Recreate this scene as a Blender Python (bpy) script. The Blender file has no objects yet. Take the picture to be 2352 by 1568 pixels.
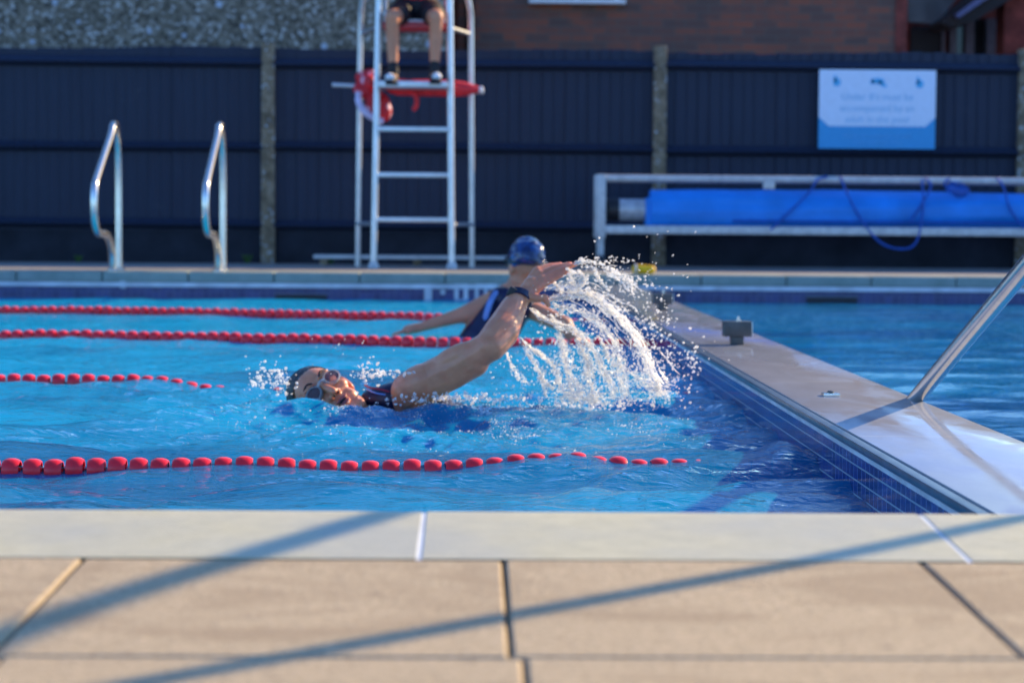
import bpy, bmesh, math, random
import numpy as np
from mathutils import Vector, Matrix, Euler, noise
R = math.radians
random.seed(7); rng = np.random.default_rng(7)
SC = bpy.context.scene
COL = SC.collection

# ------------------------------------------------------------------ camera
FPX, PITCH, YAW, ROLL, CAMZ = 5100.0, 3.10, 1.0, 0.41, 0.56
cam_d = bpy.data.cameras.new("camera"); cam = bpy.data.objects.new("camera", cam_d); COL.objects.link(cam)
RM = Matrix.Rotation(R(-YAW), 3, 'Z') @ Matrix.Rotation(R(90 - PITCH), 3, 'X') @ Matrix.Rotation(R(ROLL), 3, 'Z')
cam.matrix_world = Matrix.Translation((0, 0, CAMZ)) @ RM.to_4x4()
cam_d.sensor_width = 36; cam_d.lens = FPX / 2352 * 36
cam_d.clip_start = 0.05; cam_d.clip_end = 2000
cam_d.dof.use_dof = True; cam_d.dof.focus_distance = 4.6; cam_d.dof.aperture_fstop = 5.6
SC.camera = cam

def at(x, y, Y=None, z=None):
    """world point seen at photograph position (x, y), at depth Y or on the height z"""
    d = RM @ Vector(((x - 1176) / FPX, -(y - 784) / FPX, -1))
    t = (Y / d.y) if Y is not None else ((z - CAMZ) / d.z)
    return Vector((0, 0, CAMZ)) + d * t

# ------------------------------------------------------------------ light
SUN_AZ, SUN_EL = 57.0, 26.0
w = bpy.data.worlds.new("World"); SC.world = w; w.use_nodes = True
nt = w.node_tree; bg = nt.nodes["Background"]
sky = nt.nodes.new("ShaderNodeTexSky"); sky.sky_type = 'NISHITA'; sky.sun_disc = False
sky.sun_elevation = R(SUN_EL); sky.sun_rotation = R(SUN_AZ)
sky.air_density = 1.0; sky.dust_density = 0.3; sky.ozone_density = 2.0
tint = nt.nodes.new("ShaderNodeMix"); tint.data_type = 'RGBA'; tint.blend_type = 'MULTIPLY'; tint.inputs[0].default_value = 1
tint.inputs[7].default_value = (.60, .92, 1.40, 1)       # the photograph's cool white balance in the shade
nt.links.new(sky.outputs[0], tint.inputs[6])
# unseen broken cloud, added to give the water bright white reflections
def wn(t, **k):
    n = nt.nodes.new(t)
    for a_, b_ in k.items(): setattr(n, a_, b_)
    return n
tc = wn("ShaderNodeTexCoord"); mp = wn("ShaderNodeMapping"); mp.inputs[3].default_value = (1, 1, 2.6); nt.links.new(tc.outputs["Generated"], mp.inputs[0])
cn = wn("ShaderNodeTexNoise"); cn.inputs["Scale"].default_value = 4.2; cn.inputs["Detail"].default_value = 6; nt.links.new(mp.outputs[0], cn.inputs["Vector"])
cr = wn("ShaderNodeMapRange"); cr.inputs[1].default_value = .51; cr.inputs[2].default_value = .58; nt.links.new(cn.outputs["Fac"], cr.inputs[0])
sp_ = wn("ShaderNodeSeparateXYZ"); nt.links.new(tc.outputs["Generated"], sp_.inputs[0])
e1_ = wn("ShaderNodeMapRange"); e1_.inputs[1].default_value = .80; e1_.inputs[2].default_value = .55; nt.links.new(sp_.outputs[2], e1_.inputs[0])
e2_ = wn("ShaderNodeMapRange"); e2_.inputs[1].default_value = -.15; e2_.inputs[2].default_value = .15; nt.links.new(sp_.outputs[0], e2_.inputs[0]); e2_.inputs[3].default_value = .25
e3_ = wn("ShaderNodeMapRange"); e3_.inputs[1].default_value = .2; e3_.inputs[2].default_value = .5; nt.links.new(sp_.outputs[1], e3_.inputs[0])
m1_ = wn("ShaderNodeMath", operation='MULTIPLY'); nt.links.new(cr.outputs[0], m1_.inputs[0]); nt.links.new(e1_.outputs[0], m1_.inputs[1])
m2_ = wn("ShaderNodeMath", operation='MULTIPLY'); nt.links.new(m1_.outputs[0], m2_.inputs[0]); nt.links.new(e2_.outputs[0], m2_.inputs[1])
m3_ = wn("ShaderNodeMath", operation='MULTIPLY'); nt.links.new(m2_.outputs[0], m3_.inputs[0]); nt.links.new(e3_.outputs[0], m3_.inputs[1])
cm = wn("ShaderNodeMix", data_type='RGBA'); nt.links.new(m3_.outputs[0], cm.inputs[0]); nt.links.new(tint.outputs[2], cm.inputs[6]); cm.inputs[7].default_value = (6.5, 10.5, 12.5, 1)
nt.links.new(cm.outputs[2], bg.inputs[0]); bg.inputs[1].default_value = 0.13
sd = bpy.data.lights.new("sun", 'SUN'); sun = bpy.data.objects.new("sun", sd); COL.objects.link(sun)
sd.energy = 5.0; sd.angle = R(0.8); sd.color = (1.0, 0.74, 0.42)
S = Vector((math.sin(R(SUN_AZ)) * math.cos(R(SUN_EL)), math.cos(R(SUN_AZ)) * math.cos(R(SUN_EL)), math.sin(R(SUN_EL))))
sun.rotation_euler = S.to_track_quat('Z', 'Y').to_euler()
SC.view_settings.view_transform = 'Standard'; SC.view_settings.look = 'None'
SC.view_settings.exposure = 0.80; SC.view_settings.gamma = 1
SC.render.engine = 'CYCLES'
SC.cycles.use_denoising = True
SC.cycles.max_bounces = 10; SC.cycles.transparent_max_bounces = 16
SC.cycles.sample_clamp_indirect = 8

# ------------------------------------------------------------------ helpers
def tag(o, label=None, cat=None, group=None, kind=None):
    if label: o['label'] = label
    if cat: o['category'] = cat
    if group: o['group'] = group
    if kind: o['kind'] = kind
    return o

def thing(name, loc, label, cat, group=None):
    o = bpy.data.objects.new(name, None); COL.objects.link(o); o.location = loc; o.empty_display_size = .1
    return tag(o, label, cat, group)

class MB:
    def __init__(s): s.v = []; s.f = []
    def add(s, vs, fs):
        n = len(s.v); s.v += [tuple(a) for a in vs]; s.f += [tuple(i + n for i in f) for f in fs]; return s
    def box(s, c, d, rot=None, taper=1.0):
        x, y, z = [k / 2 for k in d]; vs = []
        for sz in (-1, 1):
            t = taper if sz > 0 else 1
            for sx, sy in ((-1, -1), (1, -1), (1, 1), (-1, 1)): vs.append(Vector((sx * x * t, sy * y * t, sz * z)))
        if rot is not None: vs = [rot @ v for v in vs]
        vs = [v + Vector(c) for v in vs]
        return s.add(vs, [(3, 2, 1, 0), (4, 5, 6, 7), (0, 1, 5, 4), (1, 2, 6, 5), (2, 3, 7, 6), (3, 0, 4, 7)])
    def bbox(s, a, b): 
        a = Vector(a); b = Vector(b); return s.box((a + b) / 2, [abs(q) for q in (b - a)])
    def tube(s, pts, r, n=12, cap=True):
        pts = [Vector(p) for p in pts]; rs = r if isinstance(r, (list, tuple)) else [r] * len(pts)
        T = []
        for i in range(len(pts)):
            a = pts[max(i - 1, 0)]; b = pts[min(i + 1, len(pts) - 1)]; T.append((b - a).normalized())
        u = T[0].orthogonal().normalized(); vs = []
        for i, p in enumerate(pts):
            u = (u - T[i] * u.dot(T[i])).normalized(); w_ = T[i].cross(u)
            for k in range(n):
                a = 2 * math.pi * k / n; vs.append(p + (u * math.cos(a) + w_ * math.sin(a)) * rs[i])
        fs = []
        for i in range(len(pts) - 1):
            for k in range(n):
                fs.append((i * n + k, i * n + (k + 1) % n, (i + 1) * n + (k + 1) % n, (i + 1) * n + k))
        if cap: fs.append(tuple(range(n))[::-1]); fs.append(tuple((len(pts) - 1) * n + k for k in range(n)))
        return s.add(vs, fs)
    def lathe(s, prof, M, n=20, closed=False):
        """profile (radius, height) about local z, placed with the matrix M"""
        vs = []
        for r_, z_ in prof:
            for k in range(n):
                a = 2 * math.pi * k / n; vs.append(M @ Vector((r_ * math.cos(a), r_ * math.sin(a), z_)))
        fs = []; m = len(prof)
        for i in range(m if closed else m - 1):
            j = (i + 1) % m
            for k in range(n): fs.append((i * n + k, i * n + (k + 1) % n, j * n + (k + 1) % n, j * n + k))
        if not closed: fs.append(tuple(range(n))[::-1]); fs.append(tuple((m - 1) * n + k for k in range(n)))
        return s.add(vs, fs)
    def ell(s, c, r, rot=None, nu=20, nv=12):
        vs = []; c = Vector(c); r = Vector(r)
        def P(a, b): 
            v = Vector((math.sin(b) * math.cos(a) * r.x, math.sin(b) * math.sin(a) * r.y, math.cos(b) * r.z))
            return c + (rot @ v if rot is not None else v)
        vs.append(P(0, 0))
        for i in range(1, nv):
            for k in range(nu): vs.append(P(2 * math.pi * k / nu, math.pi * i / nv))
        vs.append(P(0, math.pi)); fs = []
        for k in range(nu): fs.append((0, 1 + k, 1 + (k + 1) % nu))
        for i in range(nv - 2):
            for k in range(nu):
                a = 1 + i * nu; b = a + nu; fs.append((a + k, b + k, b + (k + 1) % nu, a + (k + 1) % nu))
        e = len(vs) - 1; a = 1 + (nv - 2) * nu
        for k in range(nu): fs.append((a + (k + 1) % nu, a + k, e))
        return s.add(vs, fs)
    def cap(s, a, ra, b, rb, n=14):
        a = Vector(a); b = Vector(b); d = b - a; L = d.length; q = d.to_track_quat('Z', 'Y').to_matrix()
        prof = []
        for i in range(1, 7): t = -math.pi / 2 + i * math.pi / 12; prof.append((ra * math.cos(t), ra * math.sin(t)))
        for i in range(1, 4): t = i / 4; prof.append((ra + (rb - ra) * t, L * t))
        for i in range(0, 6): t = i * math.pi / 12; prof.append((rb * math.cos(t), L + rb * math.sin(t)))
        return s.lathe(prof, Matrix.Translation(a) @ q.to_4x4(), n)
    def build(s, name, m, parent=None, smooth=True, bevel=0, auto=40):
        me = bpy.data.meshes.new(name); me.from_pydata(s.v, [], s.f); me.update()
        bm = bmesh.new(); bm.from_mesh(me); bmesh.ops.recalc_face_normals(bm, faces=bm.faces)
        if bevel: bmesh.ops.bevel(bm, geom=list(bm.edges), offset=bevel, segments=2, affect='EDGES', profile=.6, clamp_overlap=True)
        if smooth:
            for f in bm.faces: f.smooth = True
            for e in bm.edges:
                if len(e.link_faces) == 2 and e.calc_face_angle(0) > R(auto): e.smooth = False
        bm.to_mesh(me); bm.free()
        return link(name, me, m, parent)

def link(name, me, m, parent=None):
    o = bpy.data.objects.new(name, me); COL.objects.link(o)
    if m: me.materials.append(m)
    if parent is not None:
        o.parent = parent
        par = Matrix.Identity(4); q = parent
        while q is not None: par = Matrix.Translation(q.location) @ par if q.matrix_basis == Matrix.Translation(q.location) else q.matrix_basis @ par; q = q.parent
        inv = par.inverted(); me.transform(inv)      # shapes are given in world space
    return o

def blob(name, mb, m, parent=None, voxel=.005, smooth=6, disp=None):
    """fuse overlapping solids into one continuous skin"""
    me = bpy.data.meshes.new(name); me.from_pydata(mb.v, [], mb.f)
    o = bpy.data.objects.new("tmp", me); COL.objects.link(o)
    r = o.modifiers.new("r", 'REMESH'); r.mode = 'VOXEL'; r.voxel_size = voxel; r.use_smooth_shade = True
    if smooth:
        sm = o.modifiers.new("s", 'SMOOTH'); sm.factor = .5; sm.iterations = smooth
    dg = bpy.context.evaluated_depsgraph_get(); dg.update()
    nm = bpy.data.meshes.new_from_object(o.evaluated_get(dg)); nm.name = name
    bpy.data.objects.remove(o)
    if disp: disp(nm)
    for p in nm.polygons: p.use_smooth = True
    nm.materials.clear()
    return link(name, nm, m, parent)

def smoothpath(pts, k=6):
    pts = [Vector(p) for p in pts]; out = []
    P = [pts[0] * 2 - pts[1]] + pts + [pts[-1] * 2 - pts[-2]]
    for i in range(1, len(P) - 2):
        for j in range(k):
            t = j / k; a, b, c, d = P[i - 1], P[i], P[i + 1], P[i + 2]
            out.append(.5 * ((2 * b) + (-a + c) * t + (2 * a - 5 * b + 4 * c - d) * t * t + (-a + 3 * b - 3 * c + d) * t ** 3))
    out.append(pts[-1]); return out

# ------------------------------------------------------------------ materials
class NT:
    def __init__(s, name):
        s.m = bpy.data.materials.new(name); s.m.use_nodes = True; s.t = s.m.node_tree
        s.p = s.t.nodes["Principled BSDF"]; s.out = s.t.nodes["Material Output"]; s.co = None
    def n(s, typ, **kw):
        n = s.t.nodes.new(typ)
        for k, v in kw.items():
            if hasattr(n, k) and not k[0].isupper(): setattr(n, k, v)
        return n
    def l(s, a, b): s.t.links.new(a, b)
    def coord(s):
        if s.co is None: s.co = s.n("ShaderNodeNewGeometry").outputs["Position"]
        return s.co
    def mapping(s, sc, v=None):
        m = s.n("ShaderNodeMapping"); s.l(v or s.coord(), m.inputs[0]); m.inputs[3].default_value = sc; return m.outputs[0]
    def noise(s, scale, detail=4, rough=.55, v=None, dist=0):
        n = s.n("ShaderNodeTexNoise"); s.l(v or s.coord(), n.inputs["Vector"])
        n.inputs["Scale"].default_value = scale; n.inputs["Detail"].default_value = detail
        n.inputs["Roughness"].default_value = rough; n.inputs["Distortion"].default_value = dist
        return n.outputs["Fac"]
    def ramp(s, fac, stops):
        r = s.n("ShaderNodeValToRGB"); s.l(fac, r.inputs[0]); e = r.color_ramp.elements
        while len(e) < len(stops): e.new(.5)
        for i, (p, c) in enumerate(stops): e[i].position = p; e[i].color = (*c, 1) if len(c) == 3 else c
        return r.outputs[0]
    def mix(s, fac, a, b, typ='MIX'):
        m = s.n("ShaderNodeMix"); m.data_type = 'RGBA'; m.blend_type = typ
        for i, q in ((0, fac), (6, a), (7, b)):
            if isinstance(q, (int, float)): m.inputs[i].default_value = q
            elif isinstance(q, tuple): m.inputs[i].default_value = (*q, 1)
            else: s.l(q, m.inputs[i])
        return m.outputs[2]
    def math(s, op, a, b=0.0):
        m = s.n("ShaderNodeMath"); m.operation = op
        for i, q in enumerate((a, b)):
            if isinstance(q, (int, float)): m.inputs[i].default_value = q
            else: s.l(q, m.inputs[i])
        return m.outputs[0]
    def bump(s, h, strength=.3, dist=.01, normal=None):
        b = s.n("ShaderNodeBump"); b.inputs["Strength"].default_value = strength; b.inputs["Distance"].default_value = dist
        s.l(h, b.inputs["Height"]); 
        if normal is not None: s.l(normal, b.inputs["Normal"])
        return b.outputs[0]
    def set(s, **kw):
        for k, v in kw.items():
            i = s.p.inputs[k.replace('_', ' ')]
            if isinstance(v, (int, float)): i.default_value = v
            elif isinstance(v, tuple): i.default_value = (*v, 1) if len(v) == 3 and i.type == 'RGBA' else v
            else: s.l(v, i)
        return s

def simple(name, col, rough=.5, metal=0.0, var=.25, scale=20, bump=0.0, spec=.5, coat=0, sss=0):
    q = NT(name); c = q.noise(scale, 5)
    dark = tuple(k * (1 - var) for k in col); lite = tuple(min(1, k * (1 + var * .6)) for k in col)
    q.set(Base_Color=q.ramp(c, [(.3, dark), (.7, lite)]), Roughness=rough, Metallic=metal, Specular_IOR_Level=spec)
    if coat: q.set(Coat_Weight=coat, Coat_Roughness=.1)
    if sss: q.set(Subsurface_Weight=sss, Subsurface_Radius=(.03, .01, .006), Subsurface_Scale=.5)
    if bump: q.set(Normal=q.bump(q.noise(scale * 6, 4), bump, .002))
    return q.m

M = {}
def make_mats():
    # paving: warm textured concrete
    q = NT("paving_concrete")
    fine = q.noise(170, 5, .8); mid = q.noise(55, 6, .7); big = q.noise(3.5, 4)
    c = q.ramp(mid, [(.3, (.40, .305, .17)), (.55, (.52, .40, .23)), (.75, (.62, .49, .285))])
    c = q.mix(.5, c, q.ramp(fine, [(.38, (.22, .165, .105)), (.6, (.66, .53, .36))]))
    c = q.mix(q.math('MULTIPLY', big, .35), c, (.36, .30, .20))
    damp = q.ramp(q.noise(2.6, 5, .6, q.mapping((1, 1.8, 1)), .8), [(.50, (0, 0, 0)), (.62, (.55, .55, .55))])
    c = q.mix(damp, c, (.30, .215, .125)); spot = q.ramp(q.noise(26, 2, .4), [(.70, (0, 0, 0)), (.76, (.5, .5, .5))]); c = q.mix(spot, c, (.24, .18, .12))
    q.set(Base_Color=c, Roughness=.85, Normal=q.bump(q.math('ADD', fine, mid), .6, .005)); M['paving'] = q.m
    # coping: ribbed pale stone
    q = NT("coping_stone")
    sep = q.n("ShaderNodeSeparateXYZ"); q.l(q.coord(), sep.inputs[0])
    rib = q.math('SINE', q.math('MULTIPLY', sep.outputs[1], 2 * math.pi / .011))
    mid = q.noise(30, 6, .7); big = q.noise(4, 3)
    c = q.ramp(mid, [(.3, (.45, .43, .285)), (.7, (.57, .54, .365))])
    c = q.mix(q.ramp(big, [(.4, (0, 0, 0)), (.7, (.6, .6, .6))]), c, (.37, .39, .36))
    q.set(Base_Color=c, Roughness=.6, Normal=q.bump(q.math('ADD', rib, q.math('MULTIPLY', q.noise(300, 3), 1.5)), .5, .0015)); M['coping'] = q.m
    # far deck
    q = NT("deck_concrete")
    q.set(Base_Color=q.ramp(q.noise(8, 6, .7), [(.3, (.22, .20, .17)), (.7, (.34, .31, .27))]), Roughness=.85, Normal=q.bump(q.noise(120, 4), .4, .004)); M['deck'] = q.m
    q = NT("green_stone")
    q.set(Base_Color=q.ramp(q.noise(6, 6, .7), [(.3, (.17, .23, .20)), (.7, (.27, .33, .30))]), Roughness=.6); M['greenstone'] = q.m
    M['grout_white'] = simple("white_grout", (.62, .66, .68), .6, scale=8)
    # tiles
    def tiles(name, w_, h_, axis, c1, c2, grout, mort=.003, rough=.12):
        q = NT(name); sep = q.n("ShaderNodeSeparateXYZ"); q.l(q.coord(), sep.inputs[0])
        cb = q.n("ShaderNodeCombineXYZ"); q.l(sep.outputs[axis], cb.inputs[0]); q.l(sep.outputs[2], cb.inputs[1])
        b = q.n("ShaderNodeTexBrick"); b.offset = 0; q.l(cb.outputs[0], b.inputs["Vector"])
        b.inputs["Scale"].default_value = 1; b.inputs["Brick Width"].default_value = w_; b.inputs["Row Height"].default_value = h_
        b.inputs["Mortar Size"].default_value = mort / 2; b.inputs["Mortar Smooth"].default_value = .3
        b.inputs["Color1"].default_value = (*c1, 1); b.inputs["Color2"].default_value = (*c2, 1); b.inputs["Mortar"].default_value = (*grout, 1)
        c = q.mix(.25, b.outputs[0], q.ramp(q.noise(7, 5), [(.35, c1), (.75, grout)]))
        q.set(Base_Color=c, Roughness=rough, Normal=q.bump(q.math('ADD', q.math('MULTIPLY', b.outputs["Fac"], -1), q.math('MULTIPLY', q.noise(60, 3), .3)), .5, .002)); return q.m
    M['tile_side'] = tiles("navy_edge_tiles", .072, .0245, 1, (.012, .026, .17), (.02, .05, .26), (.42, .52, .60), .005)
    q = NT("navy_rail_tiles"); sep = q.n("ShaderNodeSeparateXYZ"); q.l(q.coord(), sep.inputs[0])
    fz = q.math('FRACT', q.math('DIVIDE', q.math('ADD', sep.outputs[2], 1.005), .0305)); fy = q.math('FRACT', q.math('DIVIDE', sep.outputs[1], .046))
    cell = q.n("ShaderNodeTexWhiteNoise"); cell.noise_dimensions = '2D'; cv_ = q.n("ShaderNodeCombineXYZ"); q.l(q.math('FLOOR', q.math('DIVIDE', q.math('ADD', sep.outputs[2], 1.005), .0305)), cv_.inputs[0]); q.l(q.math('FLOOR', q.math('DIVIDE', sep.outputs[1], .046)), cv_.inputs[1]); q.l(cv_.outputs[0], cell.inputs[0])
    c = q.ramp(cell.outputs[0], [(0, (.006, .014, .10)), (.5, (.010, .022, .15)), (1, (.018, .038, .22))])
    c = q.mix(q.math('LESS_THAN', fy, .10), c, (.13, .19, .36)); gz = q.math('LESS_THAN', fz, .12); c = q.mix(gz, c, (.34, .42, .44))
    c = q.mix(q.ramp(q.noise(9, 5), [(.55, (0, 0, 0)), (.8, (.3, .3, .3))]), c, (.20, .26, .36))
    q.set(Base_Color=c, Roughness=.14, Normal=q.bump(q.math('ADD', gz, q.math('MULTIPLY', q.noise(50, 3), .4)), -.4, .002)); M['tile_side'] = q.m
    M['tile_far'] = tiles("navy_mosaic_tiles", .05, .05, 0, (.02, .025, .11), (.035, .05, .19), (.09, .12, .22), .004, .25)
    M['tile_end'] = tiles("navy_end_tiles", .05, .05, 1, (.02, .025, .11), (.035, .05, .19), (.09, .12, .22), .004, .25)
    q = NT("pool_floor"); 
    q.set(Base_Color=q.ramp(q.noise(1.2, 4), [(.3, (.01, .12, .26)), (.7, (.02, .20, .36))]), Roughness=.5); M['floor'] = q.m
    # bulkhead slabs, wet and glossy
    q = NT("wet_grey_slab")
    sep = q.n("ShaderNodeSeparateXYZ"); q.l(q.coord(), sep.inputs[0])
    n1 = q.noise(9, 6, .7, q.mapping((1, .35, 1))); wet = q.noise(5, 5, .6, q.mapping((1.4, .6, 1)), 1.2)
    c = q.ramp(n1, [(.3, (.32, .335, .36)), (.7, (.38, .395, .42))])
    jt = q.math('FRACT', q.math('DIVIDE', q.math('ADD', sep.outputs[1], .17), 1.58))
    jm = q.math('LESS_THAN', jt, .009)
    c = q.mix(jm, c, (.42, .42, .40))
    rg = q.ramp(wet, [(.42, (.05, .05, .05)), (.60, (.16, .16, .16))])
    q.set(Base_Color=c, Roughness=rg, Specular_IOR_Level=.34, Normal=q.bump(q.noise(14, 4, .5, q.mapping((1, .5, 1))), .08, .004)); M['slab'] = q.m
    # fence
    q = NT("dark_blue_boards")
    g = q.noise(18, 6, .7, q.mapping((4, 1, .12))); b2 = q.noise(1.3, 3)
    c = q.ramp(g, [(.25, (.006, .010, .026)), (.6, (.012, .023, .050)), (.8, (.020, .034, .068))])
    c = q.mix(q.math('MULTIPLY', b2, .5), c, (.014, .018, .045))
    sc = q.noise(6, 5, .7, q.mapping((.6, 1, 1.2)), 1.5); c = q.mix(q.ramp(sc, [(.60, (0, 0, 0)), (.74, (.45, .45, .45))]), c, (.045, .055, .08))
    q.set(Base_Color=c, Roughness=.65, Normal=q.bump(g, .3, .004)); M['fence'] = q.m
    q = NT("dark_gravel_board"); q.set(Base_Color=q.ramp(q.noise(5, 5), [(.3, (.006, .008, .014)), (.7, (.018, .022, .034))]), Roughness=.9); M['gravelboard'] = q.m
    q = NT("mossy_concrete")
    v = q.noise(14, 6, .75); s_ = q.noise(30, 2, .5)
    c = q.ramp(v, [(.32, (.08, .06, .035)), (.55, (.24, .18, .11)), (.72, (.38, .31, .22))])
    c = q.mix(q.ramp(s_, [(.62, (0, 0, 0)), (.68, (1, 1, 1))]), c, (.42, .46, .48))
    q.set(Base_Color=c, Roughness=.9); M['post'] = q.m
    # pebble dash
    q = NT("pebble_dash")
    vo = q.n("ShaderNodeTexVoronoi"); q.l(q.coord(), vo.inputs["Vector"]); vo.inputs["Scale"].default_value = 34
    sp = q.n("ShaderNodeSeparateColor"); q.l(vo.outputs["Color"], sp.inputs[0])
    c = q.ramp(sp.outputs[0], [(.0, (.05, .04, .028)), (.35, (.21, .17, .12)), (.8, (.34, .29, .22)), (.97, (.72, .68, .62))])
    vo2 = q.n("ShaderNodeTexVoronoi"); q.l(q.coord(), vo2.inputs["Vector"]); vo2.inputs["Scale"].default_value = 9
    s2 = q.n("ShaderNodeSeparateColor"); q.l(vo2.outputs["Color"], s2.inputs[0])
    c = q.mix(q.math('MULTIPLY', q.math('GREATER_THAN', s2.outputs[0], .9), q.math('LESS_THAN', vo2.outputs["Distance"], .28)), c, (.62, .70, .82))
    c = q.mix(q.math('MULTIPLY', q.noise(2.2, 5), .55), c, (.13, .115, .08))
    q.set(Base_Color=c, Roughness=.85, Normal=q.bump(vo.outputs["Distance"], .8, .01)); M['pebble'] = q.m
    def brick(name, sat=1.0):
        q = NT(name); sep = q.n("ShaderNodeSeparateXYZ"); q.l(q.coord(), sep.inputs[0])
        cb = q.n("ShaderNodeCombineXYZ"); q.l(q.math('ADD', sep.outputs[0], sep.outputs[1]), cb.inputs[0]); q.l(sep.outputs[2], cb.inputs[1])
        b = q.n("ShaderNodeTexBrick"); q.l(cb.outputs[0], b.inputs["Vector"]); b.inputs["Scale"].default_value = 1
        b.inputs["Brick Width"].default_value = .225; b.inputs["Row Height"].default_value = .075; b.inputs["Mortar Size"].default_value = .006
        b.inputs["Color1"].default_value = (.34, .10, .055, 1); b.inputs["Color2"].default_value = (.12, .075, .065, 1); b.inputs["Mortar"].default_value = (.13, .12, .10, 1)
        c = q.mix(q.ramp(q.noise(1.6, 4, .6), [(.35, (.45, .45, .45)), (.7, (0, 0, 0))]), b.outputs[0], (.11, .07, .06))
        c = q.mix(q.ramp(q.noise(3.1, 4, .6, None, 1), [(.52, (0, 0, 0)), (.70, (.4, .4, .4))]), c, (.36, .10, .05))
        q.set(Base_Color=c, Roughness=.9, Normal=q.bump(b.outputs["Fac"], -.5, .006)); return q.m
    M['brick'] = brick("mixed_red_brick")
    M['redbrick'] = simple("red_corner_brick", (.20, .045, .035), .9, var=.5, scale=9)
    M['steel'] = simple("stainless_steel", (.72, .70, .66), .24, 1.0, .1, 30)
    M['steel_matt'] = simple("brushed_steel", (.66, .67, .68), .28, 1.0, .1, 30)
    M['alu'] = simple("painted_aluminium", (.62, .64, .66), .32, .75, .12, 12)
    q = NT("grey_frame"); q.set(Base_Color=q.ramp(q.noise(20, 4), [(.3, (.42, .44, .45)), (.7, (.62, .63, .62))]), Roughness=.45, Metallic=.2); M['frame'] = q.m
    M['red_float'] = simple("red_float_plastic", (.92, .018, .03), .28, 0, .12, 40, spec=.5)
    M['cable'] = simple("steel_cable", (.35, .05, .05), .5)
    M['blue_cover'] = simple("blue_cover", (.006, .23, .74), .55, 0, .25, 3, .1)
    M['blue_cord'] = simple("blue_cord", (.01, .09, .42), .6)
    M['black_rubber'] = simple("black_rubber", (.012, .012, .016), .5)
    M['drum'] = simple("grey_drum", (.5, .52, .54), .4, .3)
    M['yellow'] = simple("yellow_foam", (1.0, .50, .0), .5)
    M['white'] = simple("white_plastic", (.78, .80, .82), .4, var=.08)
    M['darkgrey'] = simple("dark_grey_block", (.085, .085, .085), .4, .3, .3, 40)
    M['trim'] = simple("slate_edge_trim", (.10, .13, .17), .3, .4, .3, 10)
    M['sign_white'] = simple("sign_white", (.70, .80, .95), .35, var=.05)
    M['sign_blue'] = simple("sign_blue", (.02, .33, .66), .35, var=.05)
    M['sign_ink'] = simple("sign_ink", (.08, .48, .80), .35, var=.05)
    M['sign_soft'] = simple("sign_text", (.27, .55, .78), .35, var=.05)
    M['sign_pale'] = simple("sign_pale_text", (.10, .47, .80), .35, var=.05)
    M['roof'] = simple("dark_roof", (.02, .022, .026), .8)
    M['soffit'] = simple("grey_render", (.10, .13, .14), .8, var=.4, scale=4)
    M['pale_post'] = simple("pale_window_post", (.12, .11, .14), .6)
    M['gutter'] = simple("blue_gutter", (.10, .14, .32), .5)
    M['glass'] = simple("dark_glass", (.02, .025, .03), .08)
    M['bark'] = simple("weed_green", (.05, .12, .02), .7)
    # people
    q = NT("skin"); n = q.noise(22, 5, .6); n2 = q.noise(7, 3)
    c = q.ramp(n, [(.3, (.60, .21, .095)), (.7, (.74, .30, .15))]); c = q.mix(q.ramp(n2, [(.45, (0, 0, 0)), (.8, (.6, .6, .6))]), c, (.78, .20, .11))
    q.set(Base_Color=c, Roughness=.38, Subsurface_Weight=.35, Subsurface_Radius=(.03, .009, .005), Subsurface_Scale=.6, Coat_Weight=.15, Coat_Roughness=.12,
          Normal=q.bump(q.noise(220, 3), .12, .001)); M['skin'] = q.m
    M['skin_lg'] = simple("tanned_skin", (.62, .25, .13), .5, 0, .12, 12, sss=.15)
    M['lip'] = simple("lips", (.42, .10, .09), .35, 0, .2)
    q = NT("wet_dark_hair"); g = q.noise(90, 4, .7, q.mapping((1, 3, 1)))
    q.set(Base_Color=q.ramp(g, [(.3, (.006, .005, .007)), (.7, (.03, .022, .02))]), Roughness=.3, Normal=q.bump(g, .7, .003)); M['hair'] = q.m
    M['brow'] = simple("brow_hair", (.03, .017, .012), .6)
    M['navy_suit'] = simple("navy_swimsuit", (.008, .007, .04), .35, 0, .4, 30, .2)
    M['suit_red'] = simple("red_suit_trim", (.35, .02, .04), .4)
    M['suit_blue'] = simple("pale_blue_suit_panel", (.16, .28, .60), .35)
    q = NT("blue_swim_cap"); n = q.noise(16, 4, .6, None, 1.5)
    q.set(Base_Color=q.ramp(n, [(.35, (.002, .007, .035)), (.5, (.004, .022, .11)), (.68, (.008, .07, .25))]), Roughness=.22, Coat_Weight=.4, Normal=q.bump(q.noise(40, 3), .3, .003)); M['cap'] = q.m
    q = NT("clear_goggle"); q.set(Base_Color=(.62, .66, .68), Roughness=.12, Transmission_Weight=.65, IOR=1.3, Specular_IOR_Level=.7); M['goggle'] = q.m
    q = NT("lens_tint"); q.set(Base_Color=(.34, .27, .30), Roughness=.06, Transmission_Weight=.75, IOR=1.08); M['lens'] = q.m
    M['black'] = simple("black_cloth", (.008, .008, .012), .7)
    M['navy_band'] = simple("navy_watch_band", (.010, .018, .05), .3)
    M['red_cloth'] = simple("red_cloth", (.75, .02, .03), .55, 0, .3, 15)
    M['seat_red'] = simple("red_seat_board", (.55, .07, .08), .5)
    q = NT("red_white_mesh"); v = q.n("ShaderNodeTexVoronoi"); q.l(q.coord(), v.inputs[0]); v.inputs["Scale"].default_value = 13
    q.set(Base_Color=q.ramp(v.outputs["Distance"], [(.28, (.85, .5, .62)), (.42, (.62, .01, .02))]), Roughness=.6); M['bag'] = q.m
    M['bag_white'] = simple("pale_bag_cloth", (.62, .56, .78), .5)

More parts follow.
